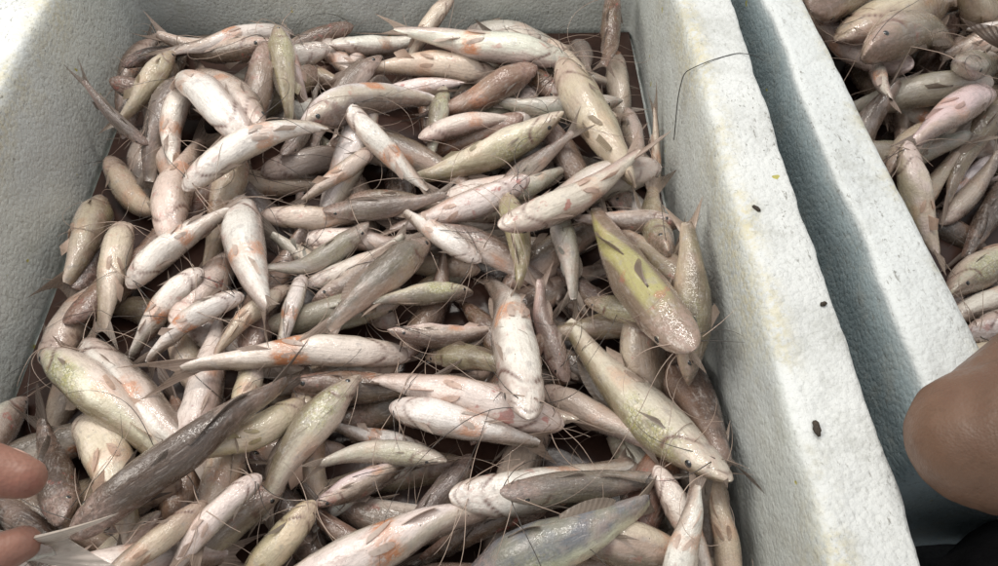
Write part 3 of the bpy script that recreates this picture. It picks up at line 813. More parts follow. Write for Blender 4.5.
(0.1185,0.1992,0.1527,0.0999,150,0.03,0.95,'P',None,None,1,74,'pink stubby fish head between the blue-backed fish and the wall by the second box'),
(-0.3257,0.266,-0.2258,0.1478,140,0.02,1.14,'YW',None,None,1,80,'half cream half olive fish under the green-speckled one'),
(-0.2924,0.1683,-0.3514,0.2773,0,0.05,1.092,'D',None,None,1,81,'dark brown fish back up, between two pale ones by the wall opposite the second box'),
(-0.1978,0.3296,-0.2024,0.2098,130,0.04,0.855,'YW',None,None,1,87,'yellowish white fish with folded tail below the very long one'),
(-0.1763,0.3809,-0.2415,0.2985,170,0.02,0.855,'T',None,None,1,89,'tan fish tail lying beside the red-blotched one'),
(-0.1471,0.2668,-0.2298,0.2021,178,0.07,1.14,'YL2',None,None,1,85,'yellow-bellied fish half hidden by the dark thin-tailed one'),
(-0.2296,0.774,-0.3513,0.6641,172,0.03,0.722,'W',None,None,2,1,'white-bellied fish lying belly up against the back wall of the box'),
(-0.3388,0.5558,-0.4,0.6041,10,0.06,0.76,'G',None,0.189,2,4,'grey-brown fish with its tail up against the side wall'),
(-0.2159,0.5096,-0.3479,0.6909,180,0.02,0.807,'W',None,None,2,8,'plump white fish belly up with a round chin, above the long diagonal fish'),
(-0.2211,0.6881,-0.1988,0.5686,72,0.03,0.997,'YG',None,None,2,11,'yellowish fish with one eye visible, head toward the back wall'),
(-0.1983,0.774,-0.1349,0.6278,172,0.03,0.807,'P',None,None,2,13,'narrow pink fish with a red chest near the back wall'),
(0.0971,0.6797,-0.1247,0.7181,178,0.03,0.817,'W',None,None,2,17,'big white fish belly up with orange vent patch near the back wall'),
(0.0399,0.484,-0.1174,0.4639,160,0.04,0.902,'P',None,None,2,23,'pinkish white fish with a red cheek beneath the yellow-green one'),
(-0.1371,0.5712,-0.041,0.4925,178,-0.02,0.95,'W',None,None,2,24,'white fish belly up slanting beneath the tail of the yellow-green fish'),
(0.0823,0.653,0.1501,0.4385,-128,0.02,0.95,'YO',None,None,2,30,'tan fish with an olive stripe and spread tail near the wall by the second box'),
(-0.3466,0.4686,-0.3339,0.3218,142,0.04,0.95,'YW',None,None,2,37,'long white and olive fish parallel to the wall opposite the second box'),
(-0.3116,0.379,-0.223,0.4702,178,0.02,1.092,'W',None,None,2,38,'plump white fish belly up with an orange fin base and red spot'),
(-0.2312,0.4774,-0.1779,0.3107,165,-0.02,1.045,'W',None,None,2,40,'white fish with a reddish spine folded on its side, head up'),
(-0.1769,0.4521,-0.0549,0.4455,165,0.02,1.045,'P',None,None,2,43,'pale fish with a red smear, loose dark whiskers across it'),
(-0.0066,0.4069,-0.089,0.4813,178,0.05,0.997,'W',None,None,2,45,'short white fish with a speckled chin'),
(0.0154,0.4778,0.0374,0.35,30,0.03,0.95,'YO',None,None,2,47,"olive-tan fish back up beside the large white one's tail"),
(0.0656,0.4588,0.0759,0.3533,-110,0.03,1.045,'S',None,None,2,48,'grey-white fish with a fanned grey tail above the biggest green fish'),
(0.0836,0.3533,0.1669,0.2743,-20,0.04,0.855,'O',None,None,2,53,'brown-olive fish with its tan tail reaching the wall by the second box'),
(0.0648,0.2917,0.0405,0.3965,25,0.03,1.045,'PG',None,None,2,56,'pinkish grey fish with bloodshot head pointing down'),
(-0.0845,0.3319,0.0312,0.3529,88,-0.07,0.902,'P',None,None,2,61,'fish with a crimson mouth and dark round eye'),
(0.055,0.2412,-0.1202,0.3023,165,0.02,0.902,'P',None,None,2,64,"pale fish with orange vent running under the large white one's chin"),
(-0.0473,0.2312,-0.1466,0.2655,178,-0.03,0.95,'W',None,None,2,66,'small orange and white fish beside the freckled one'),
(-0.396,0.2944,-0.3532,0.1745,178,-0.06,1.045,'P',None,None,2,82,'pale pink fish at the wall opposite the second box beside the fingers'),
(-0.2062,0.3587,-0.301,0.3094,170,-0.07,0.902,'W',None,None,2,88,'white fish with a red blotch next to the clean white plump one'),
(-0.1663,0.3967,-0.1834,0.2931,178,0.05,0.807,'W',None,None,2,90,'small white fish standing on end by the dark-backed fish'),
(-0.1318,0.1863,-0.0437,0.2435,100,-0.05,0.902,'P',None,None,2,95,'pink-headed fish with a dark eye next to the silver-green one'),
(-0.273,0.4678,-0.1269,0.5553,166,0.03,0.874,'W',None,None,2,10,'long white fish lying diagonally on top, orange mark near its tail'),
(0.0783,0.5706,-0.1074,0.5206,-115,0.05,0.874,'YG',None,None,2,22,'yellow-green shimmering fish with dark snout lying on top'),
(0.0114,0.4038,0.1679,0.5305,170,-0.04,0.76,'P',None,None,2,33,'pinkish fish whose thin tail crosses the olive-striped one'),
(-0.2528,0.3972,-0.3192,0.3159,178,-0.03,1.092,'W',None,None,2,39,'clean white plump fish belly up with orange on both flanks'),
(-0.055,0.4388,-0.1531,0.3179,72,0.02,1.092,'GS',None,None,2,44,'dark-backed grey fish on its side with wet shine along the back'),
(0.1428,0.2613,0.0953,0.4813,0,0.02,0.902,'YL',None,None,2,49,'fish with a bright yellow ridge along its back'),
(-0.0778,0.2602,0.0569,0.2211,178,-0.03,0.95,'W',None,None,2,65,'white fish with freckled chin and orange tail base'),
(-0.017,0.2291,-0.0908,0.1532,42,0.07,0.95,'G',None,None,2,67,'grey-brown fish head with a bright eye, back up'),
(-0.0288,0.1804,0.1344,0.233,162,-0.06,0.95,'W',None,None,2,69,'pale fish with speckled pink throat and grey fan tail'),
(-0.0195,0.1303,0.1363,0.1597,-82,0.02,1.188,'IB',None,None,2,72,'blue-backed fish with silver flank and yellow edge'),
(0.1119,0.096,0.139,0.1974,165,-0.03,0.997,'W',None,None,2,75,'white fish tail up with an orange streak, near the wall by the second box'),
(0.1639,0.1019,0.1674,0.2154,150,0.02,0.807,'T',None,None,2,76,'tan fish with translucent pink tail along the wall by the second box'),
(-0.3501,0.3364,-0.1834,0.2061,178,-0.03,0.95,'W',None,None,2,79,'broad white fish belly up with brown smear, above the green-speckled one'),
(-0.1061,0.2896,-0.1829,0.1551,80,-0.03,0.95,'IS',None,None,2,84,'silver-green fish on its side with red gill and eye, mouth pointing up'),
(-0.1985,0.1791,-0.2736,0.1057,150,0.03,0.855,'T',None,None,2,92,'pink-brown thin fish along the dark brown fish'),
(-0.1646,0.1976,-0.229,0.1146,160,-0.03,0.95,'WG',None,None,2,93,'white fish with dark grey blotches beside the silver-green one'),
(0.0266,0.2276,-0.0019,0.4508,180,-0.02,0.855,'W',None,None,2,46,'large white fish belly up, broad freckled chin, long tail raised'),
(0.1625,0.1809,0.0563,0.3793,-108,0.02,0.883,'IG',None,None,2,54,'biggest fish, pale green with yellow-green speckles, on its side'),
(-0.069,0.3225,-0.268,0.3089,178,0.02,0.722,'W',None,None,2,63,'very long white fish with a bright orange V mark across the heap'),
(-0.1612,0.1185,0.0337,0.178,172,0.03,0.874,'W',None,None,2,70,'large cream fish with amber patch and wide grey tail, largest of the cream ones'),
(0.0066,0.174,0.1565,0.1965,-35,0.02,0.779,'GG',None,None,2,71,'grey-green fish with a small bright eye lying over a pale throat'),
(-0.3683,0.3211,-0.2186,0.1908,102,0.02,0.902,'IG',None,None,2,78,'pale fish with green-speckled cheek and dark eye by the wall opposite the second box'),
(-0.2809,0.1561,-0.1154,0.2733,15,0.02,0.798,'DB',None,None,2,83,'dark brown fish back up with a long thin tail, across the others'),
(-0.1303,0.1867,-0.217,0.1152,165,0.07,1.045,'YL2',None,None,2,94,'cream-yellow fish under the large cream one with the grey tail'),
(0.012,0.495,0.109,0.562,-95,0.06,0.89,'G',None,None,0,5212,''),
(0.124,0.715,-0.017,0.748,-95,-0.03,0.91,'G',None,None,0,5213,''),
(-0.114,0.692,-0.192,0.554,80,-0.06,0.88,'P',None,None,0,5214,''),
(-0.258,0.75,-0.374,0.754,20,-0.04,1.01,'W',None,None,0,5215,''),
(-0.392,0.567,-0.297,0.449,165,-0.04,0.97,'T',None,None,0,5216,''),
(0.067,0.734,-0.062,0.71,180,0.03,0.94,'P',None,None,0,5217,''),
(-0.163,0.39,-0.059,0.45,165,0.02,0.86,'S',None,None,0,5218,''),
(-0.201,0.538,-0.19,0.655,-20,-0.07,0.85,'G',None,None,0,5219,''),
(0.108,0.774,0.109,0.652,-20,0.08,0.92,'G',None,None,0,5220,''),
(0.156,0.615,0.157,0.498,165,-0.01,1.04,'G',None,None,0,5221,''),
(-0.133,0.493,-0.015,0.473,-20,0.05,0.9,'B',None,None,0,5222,''),
(-0.147,0.774,-0.141,0.649,150,-0.01,0.88,'P',None,None,0,5223,''),
(-0.067,0.567,0.049,0.611,165,0.01,0.98,'P',None,None,0,5224,''),
(0.042,0.287,0.129,0.205,150,0.05,1.01,'G',None,None,0,5225,''),
(-0.156,0.774,-0.276,0.709,-20,-0.04,0.89,'P',None,None,0,5226,''),
(-0.035,0.216,-0.153,0.225,-95,-0.08,0.89,'S',None,None,0,5227,''),
(-0.113,0.459,-0.214,0.38,20,0.04,0.85,'S',None,None,0,5228,''),
(-0.121,0.659,-0.004,0.668,180,-0.08,1.01,'P',None,None,0,5229,''),
(-0.173,0.714,-0.044,0.743,150,0.06,0.97,'W',None,None,0,5230,''),
(-0.021,0.774,0.119,0.734,180,0.04,1.01,'S',None,None,0,5231,''),
(-0.155,0.472,-0.021,0.497,-20,-0.07,0.85,'G',None,None,0,5232,''),
(-0.155,0.371,-0.075,0.455,80,-0.08,1.04,'P',None,None,0,5233,''),
(-0.392,0.766,-0.4,0.618,95,-0.06,0.88,'P',None,None,0,5234,''),
(-0.251,0.774,-0.4,0.757,20,-0.06,0.85,'B',None,None,0,5235,''),
]
HEAP_TWO = [
(0.418,0.502,0.523,0.388,90,0.03,1.03,'D',None,None,0,6000,''),
(0.463,0.666,0.362,0.567,-20,0.09,0.9,'R',None,None,0,6001,''),
(0.622,0.693,0.481,0.648,90,0.02,0.99,'R',None,None,0,6002,''),
(0.339,0.366,0.509,0.364,170,0.07,0.92,'P',None,None,0,6003,''),
(0.334,0.455,0.465,0.534,150,-0.01,1.08,'S',None,None,0,6004,''),
(0.457,0.779,0.485,0.606,150,0.07,0.96,'T',None,None,0,6005,''),
(0.395,0.628,0.313,0.783,150,0.05,0.95,'W',None,None,0,6006,''),
(0.412,0.192,0.473,0.353,-20,-0.04,0.93,'D',None,None,0,6007,''),
(0.544,0.395,0.568,0.239,170,0.07,1.01,'S',None,None,0,6008,''),
(0.435,0.563,0.559,0.644,150,0.07,1.1,'S',None,None,0,6009,''),
(0.591,0.482,0.479,0.603,-20,-0.05,1.01,'T',None,None,0,6010,''),
(0.378,0.558,0.316,0.721,180,0.01,1,'S',None,None,0,6011,''),
(0.668,0.384,0.525,0.424,150,0.06,1.05,'P',None,None,0,6012,''),
(0.317,0.779,0.436,0.692,20,0.05,0.92,'G',None,None,0,6013,''),
(0.373,0.287,0.525,0.38,90,-0.07,1.09,'B',None,None,0,6014,''),
(0.657,0.49,0.541,0.611,90,0.07,0.95,'S',None,None,0,6015,''),
(0.471,0.592,0.327,0.514,-20,0.03,0.97,'D',None,None,0,6016,''),
(0.537,0.311,0.531,0.461,150,-0.02,0.9,'G',None,None,0,6017,''),
(0.5623,0.6649,0.4095,0.5525,20,0.07,0.95,'T',None,None,1,202,'tan fish back up behind the lilac-pink one in the second box'),
(0.6061,0.6241,0.4733,0.5402,170,0.04,0.95,'YL2',None,None,1,204,'yellow-sided fish in the second box'),
(0.4608,0.6744,0.4107,0.5155,178,0.03,0.76,'P',None,None,1,209,'slim pink fish along the wall of the second box'),
(0.369,0.779,0.416,0.642,170,-0.03,1.05,'G',None,None,0,6021,''),
(0.493,0.605,0.664,0.646,150,-0.04,1.02,'T',None,None,0,6022,''),
(0.537,0.533,0.396,0.64,90,0.08,1.01,'W',None,None,0,6023,''),
(0.452,0.741,0.43,0.568,90,-0.05,0.95,'B',None,None,0,6024,''),
(0.4,0.55,0.32,0.672,150,-0.04,0.98,'B',None,None,0,6025,''),
(0.542,0.58,0.425,0.474,20,-0.03,0.91,'T',None,None,0,6026,''),
(0.581,0.692,0.419,0.741,-20,0.03,0.93,'T',None,None,0,6027,''),
(0.506,0.578,0.329,0.593,-20,0.02,0.94,'S',None,None,0,6028,''),
(0.541,0.499,0.543,0.647,-90,-0.08,0.93,'G',None,None,0,6029,''),
(0.518,0.652,0.652,0.722,-90,-0.07,1.07,'T',None,None,0,6030,''),
(0.579,0.779,0.535,0.638,-90,-0.08,1,'G',None,None,0,6031,''),
(0.334,0.46,0.431,0.608,20,0.07,1.04,'G',None,None,0,6032,''),
(0.376,0.656,0.313,0.783,20,-0.08,0.94,'T',None,None,0,6033,''),
(0.327,0.589,0.399,0.73,180,0.03,0.98,'S',None,None,0,6034,''),
(0.332,0.5,0.501,0.548,20,-0.05,1.01,'S',None,None,0,6035,''),
(0.619,0.477,0.577,0.635,-20,0.06,0.98,'G',None,None,0,6036,''),
(0.457,0.568,0.585,0.663,-20,0.02,1.06,'S',None,None,0,6037,''),
(0.319,0.691,0.459,0.783,180,-0.05,1,'T',None,None,0,6038,''),
(0.434,0.604,0.343,0.753,170,-0.03,1.05,'P',None,None,0,6039,''),
(0.375,0.719,0.525,0.73,180,-0.03,1.03,'D',None,None,0,6040,''),
(0.552,0.741,0.47,0.584,-20,-0.05,0.9,'P',None,None,0,6041,''),
(0.376,0.474,0.494,0.571,90,0.05,0.92,'T',None,None,0,6042,''),
(0.432,0.703,0.59,0.783,-20,-0.01,1.01,'P',None,None,0,6043,''),
(0.565,0.637,0.625,0.783,-90,-0.01,1.08,'T',None,None,0,6044,''),
(0.634,0.535,0.49,0.508,150,0.08,1.04,'P',None,None,0,6045,''),
(0.363,0.684,0.473,0.783,-90,0.02,0.94,'R',None,None,0,6046,''),
(0.5028,0.5697,0.3768,0.4736,175,-0.03,1.045,'PV',None,None,1,201,'lilac-pink fish with a red cheek in the second box'),
(0.525,0.5335,0.448,0.4621,178,-0.07,0.855,'W',None,None,1,205,'white fish beside the plump pale one in the second box'),
(0.5314,0.509,0.4358,0.4052,10,0.02,0.95,'D',None,None,1,206,'dark brown fish in the second box'),
(0.4184,0.3709,0.5756,0.451,90,0.05,0.95,'IS',None,None,1,207,"silver-striped fish across the plump one's tail in the second box"),
(0.4164,0.637,0.3661,0.5056,178,-0.03,0.57,'P',None,None,1,210,'small pink tail sticking up in the second box'),
(0.6782,0.703,0.4861,0.5858,20,0.05,0.95,'R',None,None,1,216,"red-brown fish at the foot of the second box's heap"),
(0.3863,0.4893,0.417,0.3788,160,-0.05,1.092,'YW',None,None,2,203,'plump pale fish with reddish side against the wall of the second box'),
(0.4175,0.3291,0.555,0.3866,175,-0.06,0.997,'W',None,None,2,208,'white fish with brown-orange smear beside the bare elbow'),
(0.3406,0.6661,0.517,0.785,20,0.07,1.235,'T',None,None,2,211,'tan fish heaped highest at the wall of the second box'),
(0.3725,0.6501,0.5608,0.7732,120,-0.05,1.235,'T',None,None,2,212,"tan fish second from the top of the second box's heap"),
(0.3683,0.5847,0.559,0.704,60,0.04,0.95,'T',None,None,2,213,"slimmer tan fish below the two others in the second box's heap"),
(0.5902,0.6663,0.4801,0.6518,160,-0.07,1.235,'P',None,None,2,214,'pink fish slanting on the heap in the second box'),
(0.6602,0.779,0.481,0.6984,40,0.02,1.282,'YO',None,None,2,215,"olive-yellow fish on the very top of the second box's heap"),
(0.637,0.444,0.519,0.494,180,-0.03,0.99,'W',None,None,0,6060,''),
(0.641,0.687,0.522,0.702,165,-0.04,0.89,'W',None,None,0,6061,''),
(0.398,0.441,0.482,0.535,150,0.02,0.86,'T',None,None,0,6062,''),
(0.616,0.773,0.46,0.748,150,-0.05,0.99,'P',None,None,0,6063,''),
(0.505,0.753,0.404,0.696,150,0,0.88,'P',None,None,0,6064,''),
(0.446,0.459,0.525,0.545,165,-0.06,0.93,'G',None,None,0,6065,''),
(0.414,0.354,0.524,0.413,150,-0.07,0.95,'W',None,None,0,6066,''),
(0.319,0.731,0.435,0.77,-95,-0,1.04,'W',None,None,0,6067,''),
]

TONE = {'W': 'white', 'P': 'pale pink', 'B': 'beige', 'G': 'grey', 'T': 'tan', 'S': 'silvery', 'R': 'reddish brown', 'D': 'dark brown', 'O': 'olive'}
def low_label(r, box, lim):
    pose = 'belly up' if abs(r[4]) > 120 else ('on its flank' if abs(r[4]) > 45 else 'back up')
    x, y = (r[0] + r[2]) / 2, (r[1] + r[3]) / 2
    u, v = (x - lim[0]) / (lim[1] - lim[0]), (y - lim[2]) / (lim[3] - lim[2])
    if v > .72: zone = ('near the back wall' if box == 'first' else 'near the back wall of box two')
    elif u < .25: zone = 'by the wall opposite box two' if box == 'first' else 'of box two facing box one'
    elif u > .75: zone = 'along the wall facing box two' if box == 'first' else 'in box two away from box one'
    else: zone = 'in the middle' if box == 'first' else 'in the middle of box two'
    return '%s fish %s, buried under others %s' % (TONE[r[7]], pose, zone) + (' in box one' if box == 'first' and 'box two' not in zone else '')

def lay_heap(rows, x0, x1, y0, y1, lim, group_low, which, group_top):
    bed = Bed(x0 - .02, x1 + .02, y0 - .02, y1 + .02, Z_IN)
    bed.lim = lim
    done = []
    for r in rows:
        pts, L, Rr = drop(bed, r[0], r[1], r[2], r[3], r[5], r[6])
        if r[9] is not None: pts[:, 2] += SS ** 1.5 * (r[9] - pts[-1, 2])
        if r[8] is not None: pts[:, 2] += (1 - SS) ** 1.5 * (r[8] - pts[0, 2])
        stamp(bed, pts, Rr)
        done.append(pts)
    for r, pts in zip(rows, done):
        lab = r[12] or low_label(r, which, (x0, x1, y0, y1))
        build_fish(pts, r[4], r[6], r[7], lab, group_top if r[12] else lab.replace(' fish ', ' ones ', 1), bed, r[10], r[11])
    return bed

# ---- bloody melt water standing on the floor of each box
def water(label, c):
    c = np.array(c); V = []
    n = 12
    for i in range(n):
        for j in range(n):
            u, v = i / (n - 1), j / (n - 1)
            p = (c[0] * (1 - u) + c[1] * u) * (1 - v) + (c[3] * (1 - u) + c[2] * u) * v
            V.append((p[0], p[1], Z_IN + .006))
    tag(mesh_obj('meltwater', V, grid_quads(n, n)[:, ::-1], M['melt']), label, 'water', kind='stuff')
water('dark red meltwater under the fish in the first foam box', [(BX[0] + .004, BX[2] + .004), (BX[1] - .004, BX[2] + .004), (BX[1] - .004, BX[3] - .004), (BX[0] + .004, BX[3] - .004)])
water('dark red meltwater under the fish in the second foam box', [(.335, .23), (.895, .24), (.885, .795), (.305, .79)])

bed1 = lay_heap(HEAP_ONE, BX[0], BX[1], BX[2], BX[3], (BX[0] + .003, BX[1] - .003, BX[2], BX[3] - .003), 'fish buried lower in the first heap',
                'first', 'fish on top of the first heap')
bed2 = lay_heap(HEAP_TWO, .30, .89, .235, .795, None, 'fish buried lower in the second heap',
                'second', 'fish on top of the second heap')

# ------------------------------------------------------------------ people
def make_human(name, c1, c2, red):
    n = NT(name); co = n.objco()
    a = n.noise(co, 18, 4, .6); b = n.noise(co, 160, 3, .6); v, _ = n.voro(co, 620, 'F1')
    c = n.mix(n.step(a, .36, .66), c1, c2)
    c = n.mix(n.step(n.noise(co, 45, 3, .6), .52, .72, 0, .35), c, red)
    mp = n.node('ShaderNodeMapping'); n.put(mp.inputs[0], co); mp.inputs['Scale'].default_value = (40, 190, 90); mp.inputs['Rotation'].default_value = (.3, .5, .7)
    wr = n.noise(mp.outputs[0], 1., 5, .6, None, 1.2)
    c = n.mix(n.step(wr, .50, .66, 0, .2), c, tuple(x * .6 for x in c1))
    hh = n.math('ADD', n.math('ADD', v, n.math('MULTIPLY', b, .6)), n.math('MULTIPLY', wr, 1.6))
    p = n.principled(c, n.step(b, .3, .7, .38, .58), n.bump(hh, .25, .0006), Specular_IOR_Level=.4)
    p.inputs['Subsurface Weight'].default_value = .1
    p.inputs['Subsurface Radius'].default_value = (1., .35, .2); p.inputs['Subsurface Scale'].default_value = .004
    return n.done(p.outputs[0])
M['hand_skin'] = make_human('hand_skin', (.24, .115, .082), (.30, .15, .108), (.28, .085, .06))
M['arm_skin'] = make_human('arm_skin', (.125, .070, .045), (.160, .092, .060), (.14, .072, .048))
M['black_cloth'] = make_plain('black_cloth', (.010, .009, .010), (.018, .016, .017), 60, .85, .6, .002, .2)
M['shirt_cloth'] = make_plain('grey_cloth', (.10, .11, .13), (.13, .14, .16), 60, .85, .6, .002, .2)
M['hair'] = make_plain('black_hair', (.008, .007, .007), (.016, .014, .013), 90, .5, .8, .003, .4)
M['nail'] = make_plain('fingernail', (.48, .29, .23), (.55, .35, .28), 60, .3, .1, .0005, .5)

SPH_T = np.linspace(0, np.pi, 9)[:, None]; SPH_P = np.linspace(0, 2 * np.pi, 14, endpoint=False)[None, :]
SPH = np.stack([np.sin(SPH_T) * np.cos(SPH_P), np.sin(SPH_T) * np.sin(SPH_P), np.cos(SPH_T) + 0 * SPH_P], -1).reshape(-1, 3)
def flesh(name, chains, mat, parent, base, voxel, smooth, scale=1., frame=None):
    """one continuous skin grown round chains of (x, y, z, radius) joints"""
    V, Q, off = [], [], 0
    q = grid_quads(9, 14, True)[:, ::-1]
    for ch in chains:
        ch = np.array(ch, float) * scale
        for a, b in zip(ch[:-1], ch[1:]):
            ln = np.linalg.norm(b[:3] - a[:3]); st = max(1, int(ln / (min(a[3], b[3]) * .28)))
            for k in range(st + 1):
                c = a + (b - a) * k / st
                p = c[:3] if frame is None else frame[0] + frame[1] @ c[:3]
                V.append(SPH * c[3] + p - base); Q.append(q + off); off += len(SPH)
    o = mesh_obj(name, np.concatenate(V), np.concatenate(Q), mat, parent)
    m = o.modifiers.new('skin', 'REMESH'); m.mode = 'VOXEL'; m.voxel_size = voxel; m.use_smooth_shade = True
    s = o.modifiers.new('soften', 'SMOOTH'); s.factor = .5; s.iterations = smooth
    return o

# the hand that pinches a fish above the first box
TILT = np.array(Matrix.Rotation(R(35), 3, 'X'))
HAND = np.array([-.1570, .0945, .4225])
hand_base = HAND + TILT @ np.array([-.10, -.04, -.01])
hand_root = empty('person', hand_base)
tag(hand_root, 'bare hand pinching a fish by the body over the heap, thumb on top', 'person')
digits = [
    [(.1, .0, 0, .72), (-.9, .30, .10, .92), (-1.9, .6, .15, 1.0), (-3.1, .9, .2, .96), (-4.6, 1.2, .2, 1.02), (-6.2, 1.1, .0, 1.2), (-9.5, -.9, -.8, 1.7), (-13.5, -4., -1.4, 2.3)],
    [(-.3, -2.35, -.5, .62), (-1.3, -2.75, -.35, .76), (-2.8, -3.35, -.1, .80), (-4.2, -3.7, .25, .82), (-5.4, -3.9, .5, .92), (-7.4, -4.0, .45, .95), (-9.3, -4.0, .2, 1.2), (-13.5, -4.2, -1.0, 2.2)],
    [(-1.2, -4.6, -.8, .62), (-2.4, -5.0, -.5, .78), (-4.4, -5.5, .1, .84), (-5.9, -5.8, .4, .94), (-9.5, -5.8, .0, 1.25), (-13.6, -5.0, -1.0, 2.1)],
    [(-2.4, -6.5, -1.0, .58), (-3.6, -6.8, -.7, .72), (-5.2, -7.2, -.1, .8), (-6.5, -7.4, .1, .9), (-9.7, -7.2, -.3, 1.2), (-13.7, -5.6, -1.1, 2.0)],
    [(-4.0, -8.2, -1.2, .5), (-5.0, -8.4, -.9, .62), (-6.1, -8.6, -.5, .68), (-7.1, -8.7, -.3, .78), (-9.8, -8.3, -.7, 1.05), (-13.7, -6.0, -1.2, 1.9)],
    [(-7.5, -2.2, -.5, 1.2), (-10.5, -4.5, -.6, 1.7), (-13.5, -4.8, -1.1, 2.4), (-16.5, -5.4, -1.2, 2.5), (-24, -6.6, -.6, 3.3), (-33, -8, .5, 3.9), (-40, -9, 1.2, 4.0)],
]
flesh('arm', digits, M['hand_skin'], hand_root, hand_base, .0016, 6, .01, (HAND, TILT))
flesh('sleeve', [[(-33, -8, .5, 4.8), (-40, -9, 1.2, 5.2), (-52, -11, 2.4, 6)]], M['shirt_cloth'], hand_root, hand_base, .004, 4, .01, (HAND, TILT))
def nail(c, nrm, along, ln, wd, parent, base, frame):
    c, nrm, along = (np.array(v, float) for v in (c, nrm, along)); nrm /= np.linalg.norm(nrm); along -= nrm * (along @ nrm); along /= np.linalg.norm(along)
    sd = np.cross(nrm, along); V = []
    for i in range(7):
        for j in range(7):
            u, v = i / 3 - 1, j / 3 - 1
            wv = wd * (1 - .18 * u * u * (u > 0))
            V.append(c + along * u * ln + sd * v * wv - nrm * (.32 * wd * v * v + .10 * ln * u * u))
    V = np.array(V) * .01
    V = np.concatenate([V, V - nrm * .0006])
    q = grid_quads(7, 7)
    rim = np.array([i for i in range(7)] + [7 * i + 6 for i in range(1, 7)] + [42 + i for i in range(5, -1, -1)] + [7 * i for i in range(5, 0, -1)])
    side = np.stack([rim, np.roll(rim, -1), np.roll(rim, -1) + 49, rim + 49], -1)
    P = (frame[0] + V @ frame[1].T) - base
    mesh_obj('fingernail', P, np.concatenate([q, q[:, ::-1] + 49, side]), M['nail'], parent)
nail((-.60, .62, -.66), (.05, .55, -.83), (1, -.3, 0), .62, .62, hand_root, hand_base, (HAND, TILT))

# the fish held in that hand, tail towards the box
def held_fish(head, tail, roll, g, kind, label, seed, bow=.03):
    h = np.array(head); t = np.array(tail); d = t - h; L = np.linalg.norm(d)
    n = np.cross(d, (0, 0, 1.)); n /= np.linalg.norm(n)
    pts = h + SS[:, None] * d + (4 * SS * (1 - SS) * bow * L)[:, None] * n
    return build_fish(pts, roll, g, kind, label, None, bed1, 2, seed, 1.25, (.62, .55, .48))
held_fish((-.2872, .0943, .4059), (-.1276, .0792, .3983), -70, .8, 'S', 'grey fish pinched between thumb and finger, pale ragged tail sticking out', 77)

# the seller sitting beside the boxes, an elbow over the rim of the second one
seat = np.array([.62, -.12, .0])
seller = empty('person', seat)
tag(seller, 'seller in black trousers sitting by the second box, bare brown elbow over its rim', 'person')
E0 = (.279, .168, .276)
body_chains = [
    [(.520, -.005, .560, .060), (.470, .045, .500, .052), (.390, .100, .405, .046), (.320, .140, .318, .045), (.288, .157, .284, .0435), (.274, .162, .272, .040)],   # upper arm
    [(.274, .162, .272, .040), (.288, .164, .266, .0435), (.330, .190, .264, .045), (.400, .240, .272, .041), (.480, .300, .285, .030), (.525, .330, .290, .026)],    # forearm
    [(.525, .330, .290, .024), (.560, .345, .288, .024), (.590, .355, .280, .020)],
    [(.585, .365, .280, .010), (.625, .385, .265, .009), (.645, .390, .240, .008)], [(.595, .352, .280, .010), (.640, .368, .265, .009), (.660, .372, .238, .008)],
    [(.598, .340, .278, .010), (.640, .350, .262, .009), (.658, .352, .238, .008)], [(.592, .328, .276, .009), (.630, .332, .260, .008), (.645, .333, .240, .007)],
    [(.550, .360, .280, .012), (.575, .388, .262, .011), (.600, .402, .248, .009)],
    [(.520, -.005, .560, .060), (.640, -.040, .585, .065), (.780, -.060, .560, .060), (.860, -.02, .43, .046), (.86, .08, .32, .040), (.80, .20, .28, .032), (.76, .25, .27, .026)],
    [(.640, -.045, .56, .10), (.640, -.090, .42, .125), (.640, -.13, .28, .125), (.640, -.15, .15, .13)],
    [(.650, -.030, .62, .055), (.650, -.010, .68, .052)], [(.650, .0, .735, .080), (.650, .020, .79, .092)], [(.650, .105, .755, .012), (.65, .098, .785, .010)],
    [(.56, .015, .765, .016), (.56, .012, .785, .014)], [(.74, .015, .765, .016), (.74, .012, .785, .014)],
    [(.60, -.14, .13, .085), (.48, -.03, .150, .075), (.350, .078, .135, .056), (.40, .12, .075, .045), (.60, .10, .05, .036), (.64, .14, .045, .035)],
    [(.70, -.14, .13, .085), (.84, -.05, .125, .075), (.90, .02, .11, .055), (.80, .06, .07, .045), (.68, .03, .05, .036)],
]
flesh('body', body_chains, M['arm_skin'], seller, seat, .0032, 8)
flesh('trousers', [[(.640, -.15, .15, .14), (.60, -.14, .13, .10), (.48, -.03, .150, .088), (.350, .078, .135, .070), (.40, .12, .075, .056), (.56, .10, .058, .05)],
                   [(.640, -.15, .15, .14), (.70, -.14, .13, .10), (.84, -.05, .125, .088), (.90, .02, .11, .068), (.80, .06, .07, .056), (.72, .04, .058, .05)]], M['black_cloth'], seller, seat, .004, 4)
flesh('shirt', [[(.640, -.05, .56, .112), (.640, -.090, .42, .137), (.640, -.13, .28, .138), (.640, -.15, .20, .14)], [(.640, -.040, .575, .08), (.53, -.008, .565, .072), (.475, .04, .507, .066)],
                [(.640, -.040, .575, .08), (.78, -.06, .56, .074), (.85, -.03, .46, .062)]], M['shirt_cloth'], seller, seat, .004, 4)
flesh('hair', [[(.650, -.005, .80, .096), (.650, -.02, .76, .088)]], M['hair'], seller, seat, .004, 2)
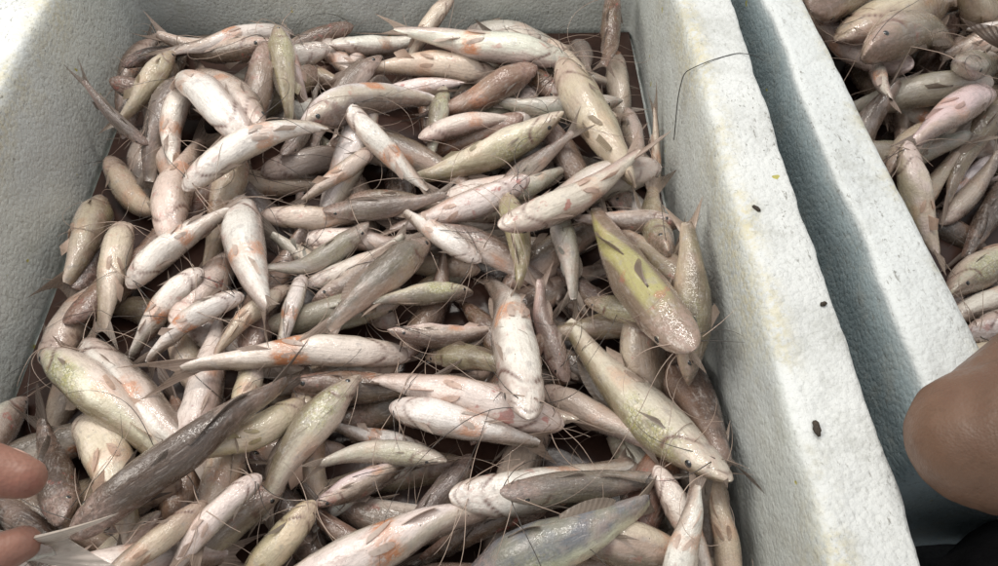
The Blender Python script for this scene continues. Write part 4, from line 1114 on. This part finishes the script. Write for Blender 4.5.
for sx in (-.034, .034):
    d = SPH * .012; mesh_obj('eye', d + np.array([.65 + sx, .100, .80]) - seat, grid_quads(9, 14, True)[:, ::-1], M['eye'], seller, attrs={'pupil': SPH[:, 1]})

# ------------------------------------------------------------------ small litter on the rim
def flake(label, x, y, lx, ly, rot, seed):
    rg = np.random.default_rng(seed); n = 12
    V = []
    for lay, (k, z) in enumerate([(1, 0), (.9, .0012), (.45, .0019)]):
        for i in range(n):
            a = 2 * math.pi * i / n; r = k * (1 + .22 * math.sin(2 * a + seed) + .12 * math.sin(5 * a + 2 * seed))
            px, py = lx * r * math.cos(a), ly * r * math.sin(a)
            V.append((px * math.cos(rot) - py * math.sin(rot), px * math.sin(rot) + py * math.cos(rot), z))
    o = mesh_obj('dirt_flake', V, grid_quads(3, n, True)[:, ::-1], M['flake'], ngons=[list(range(n))[::-1], list(range(2 * n, 3 * n))], loc=(x, y, ZR + .0008))
    tag(o, label, 'dirt')
M['flake'] = make_plain('dark_dirt', (.035, .028, .022), (.07, .055, .04), 300, .7, .5, .001, .3)
flake('dark oval flake of dirt on the white rim beside the biggest fish', .2003, .1862, .0052, .0026, 1.75, 3)
flake('thin dark curl of dirt on the white rim near the yellow stain', .2028, .3635, .0046, .0014, 2.2, 5)
flake('small brown crumb on the outer side of the white rim', .2295, .2769, .0022, .0020, .4, 8)
ctrl = np.array([(.1835, .5261, .1488), (.1815, .5404, .190), (.1815, .541, .218), (.1880, .528, .2362), (.2017, .534, .2374), (.2257, .543, .2376), (.2400, .540, .2370), (.2490, .5355, .2340)])
tt = np.linspace(0, len(ctrl) - 1, 60); path = np.stack([np.interp(tt, range(len(ctrl)), ctrl[:, k]) for k in range(3)], -1)
for _ in range(6): path[1:-1] = .5 * path[1:-1] + .25 * (path[2:] + path[:-2])
V, q, ng = tube(path, .00055, .0003)
o = mesh_obj('loose_whisker', V, q, M['barbel'], ngons=ng); o.color = (.03, .028, .026, 1)
tag(o, 'long dark loose whisker draped over the rim between the boxes', 'whisker')
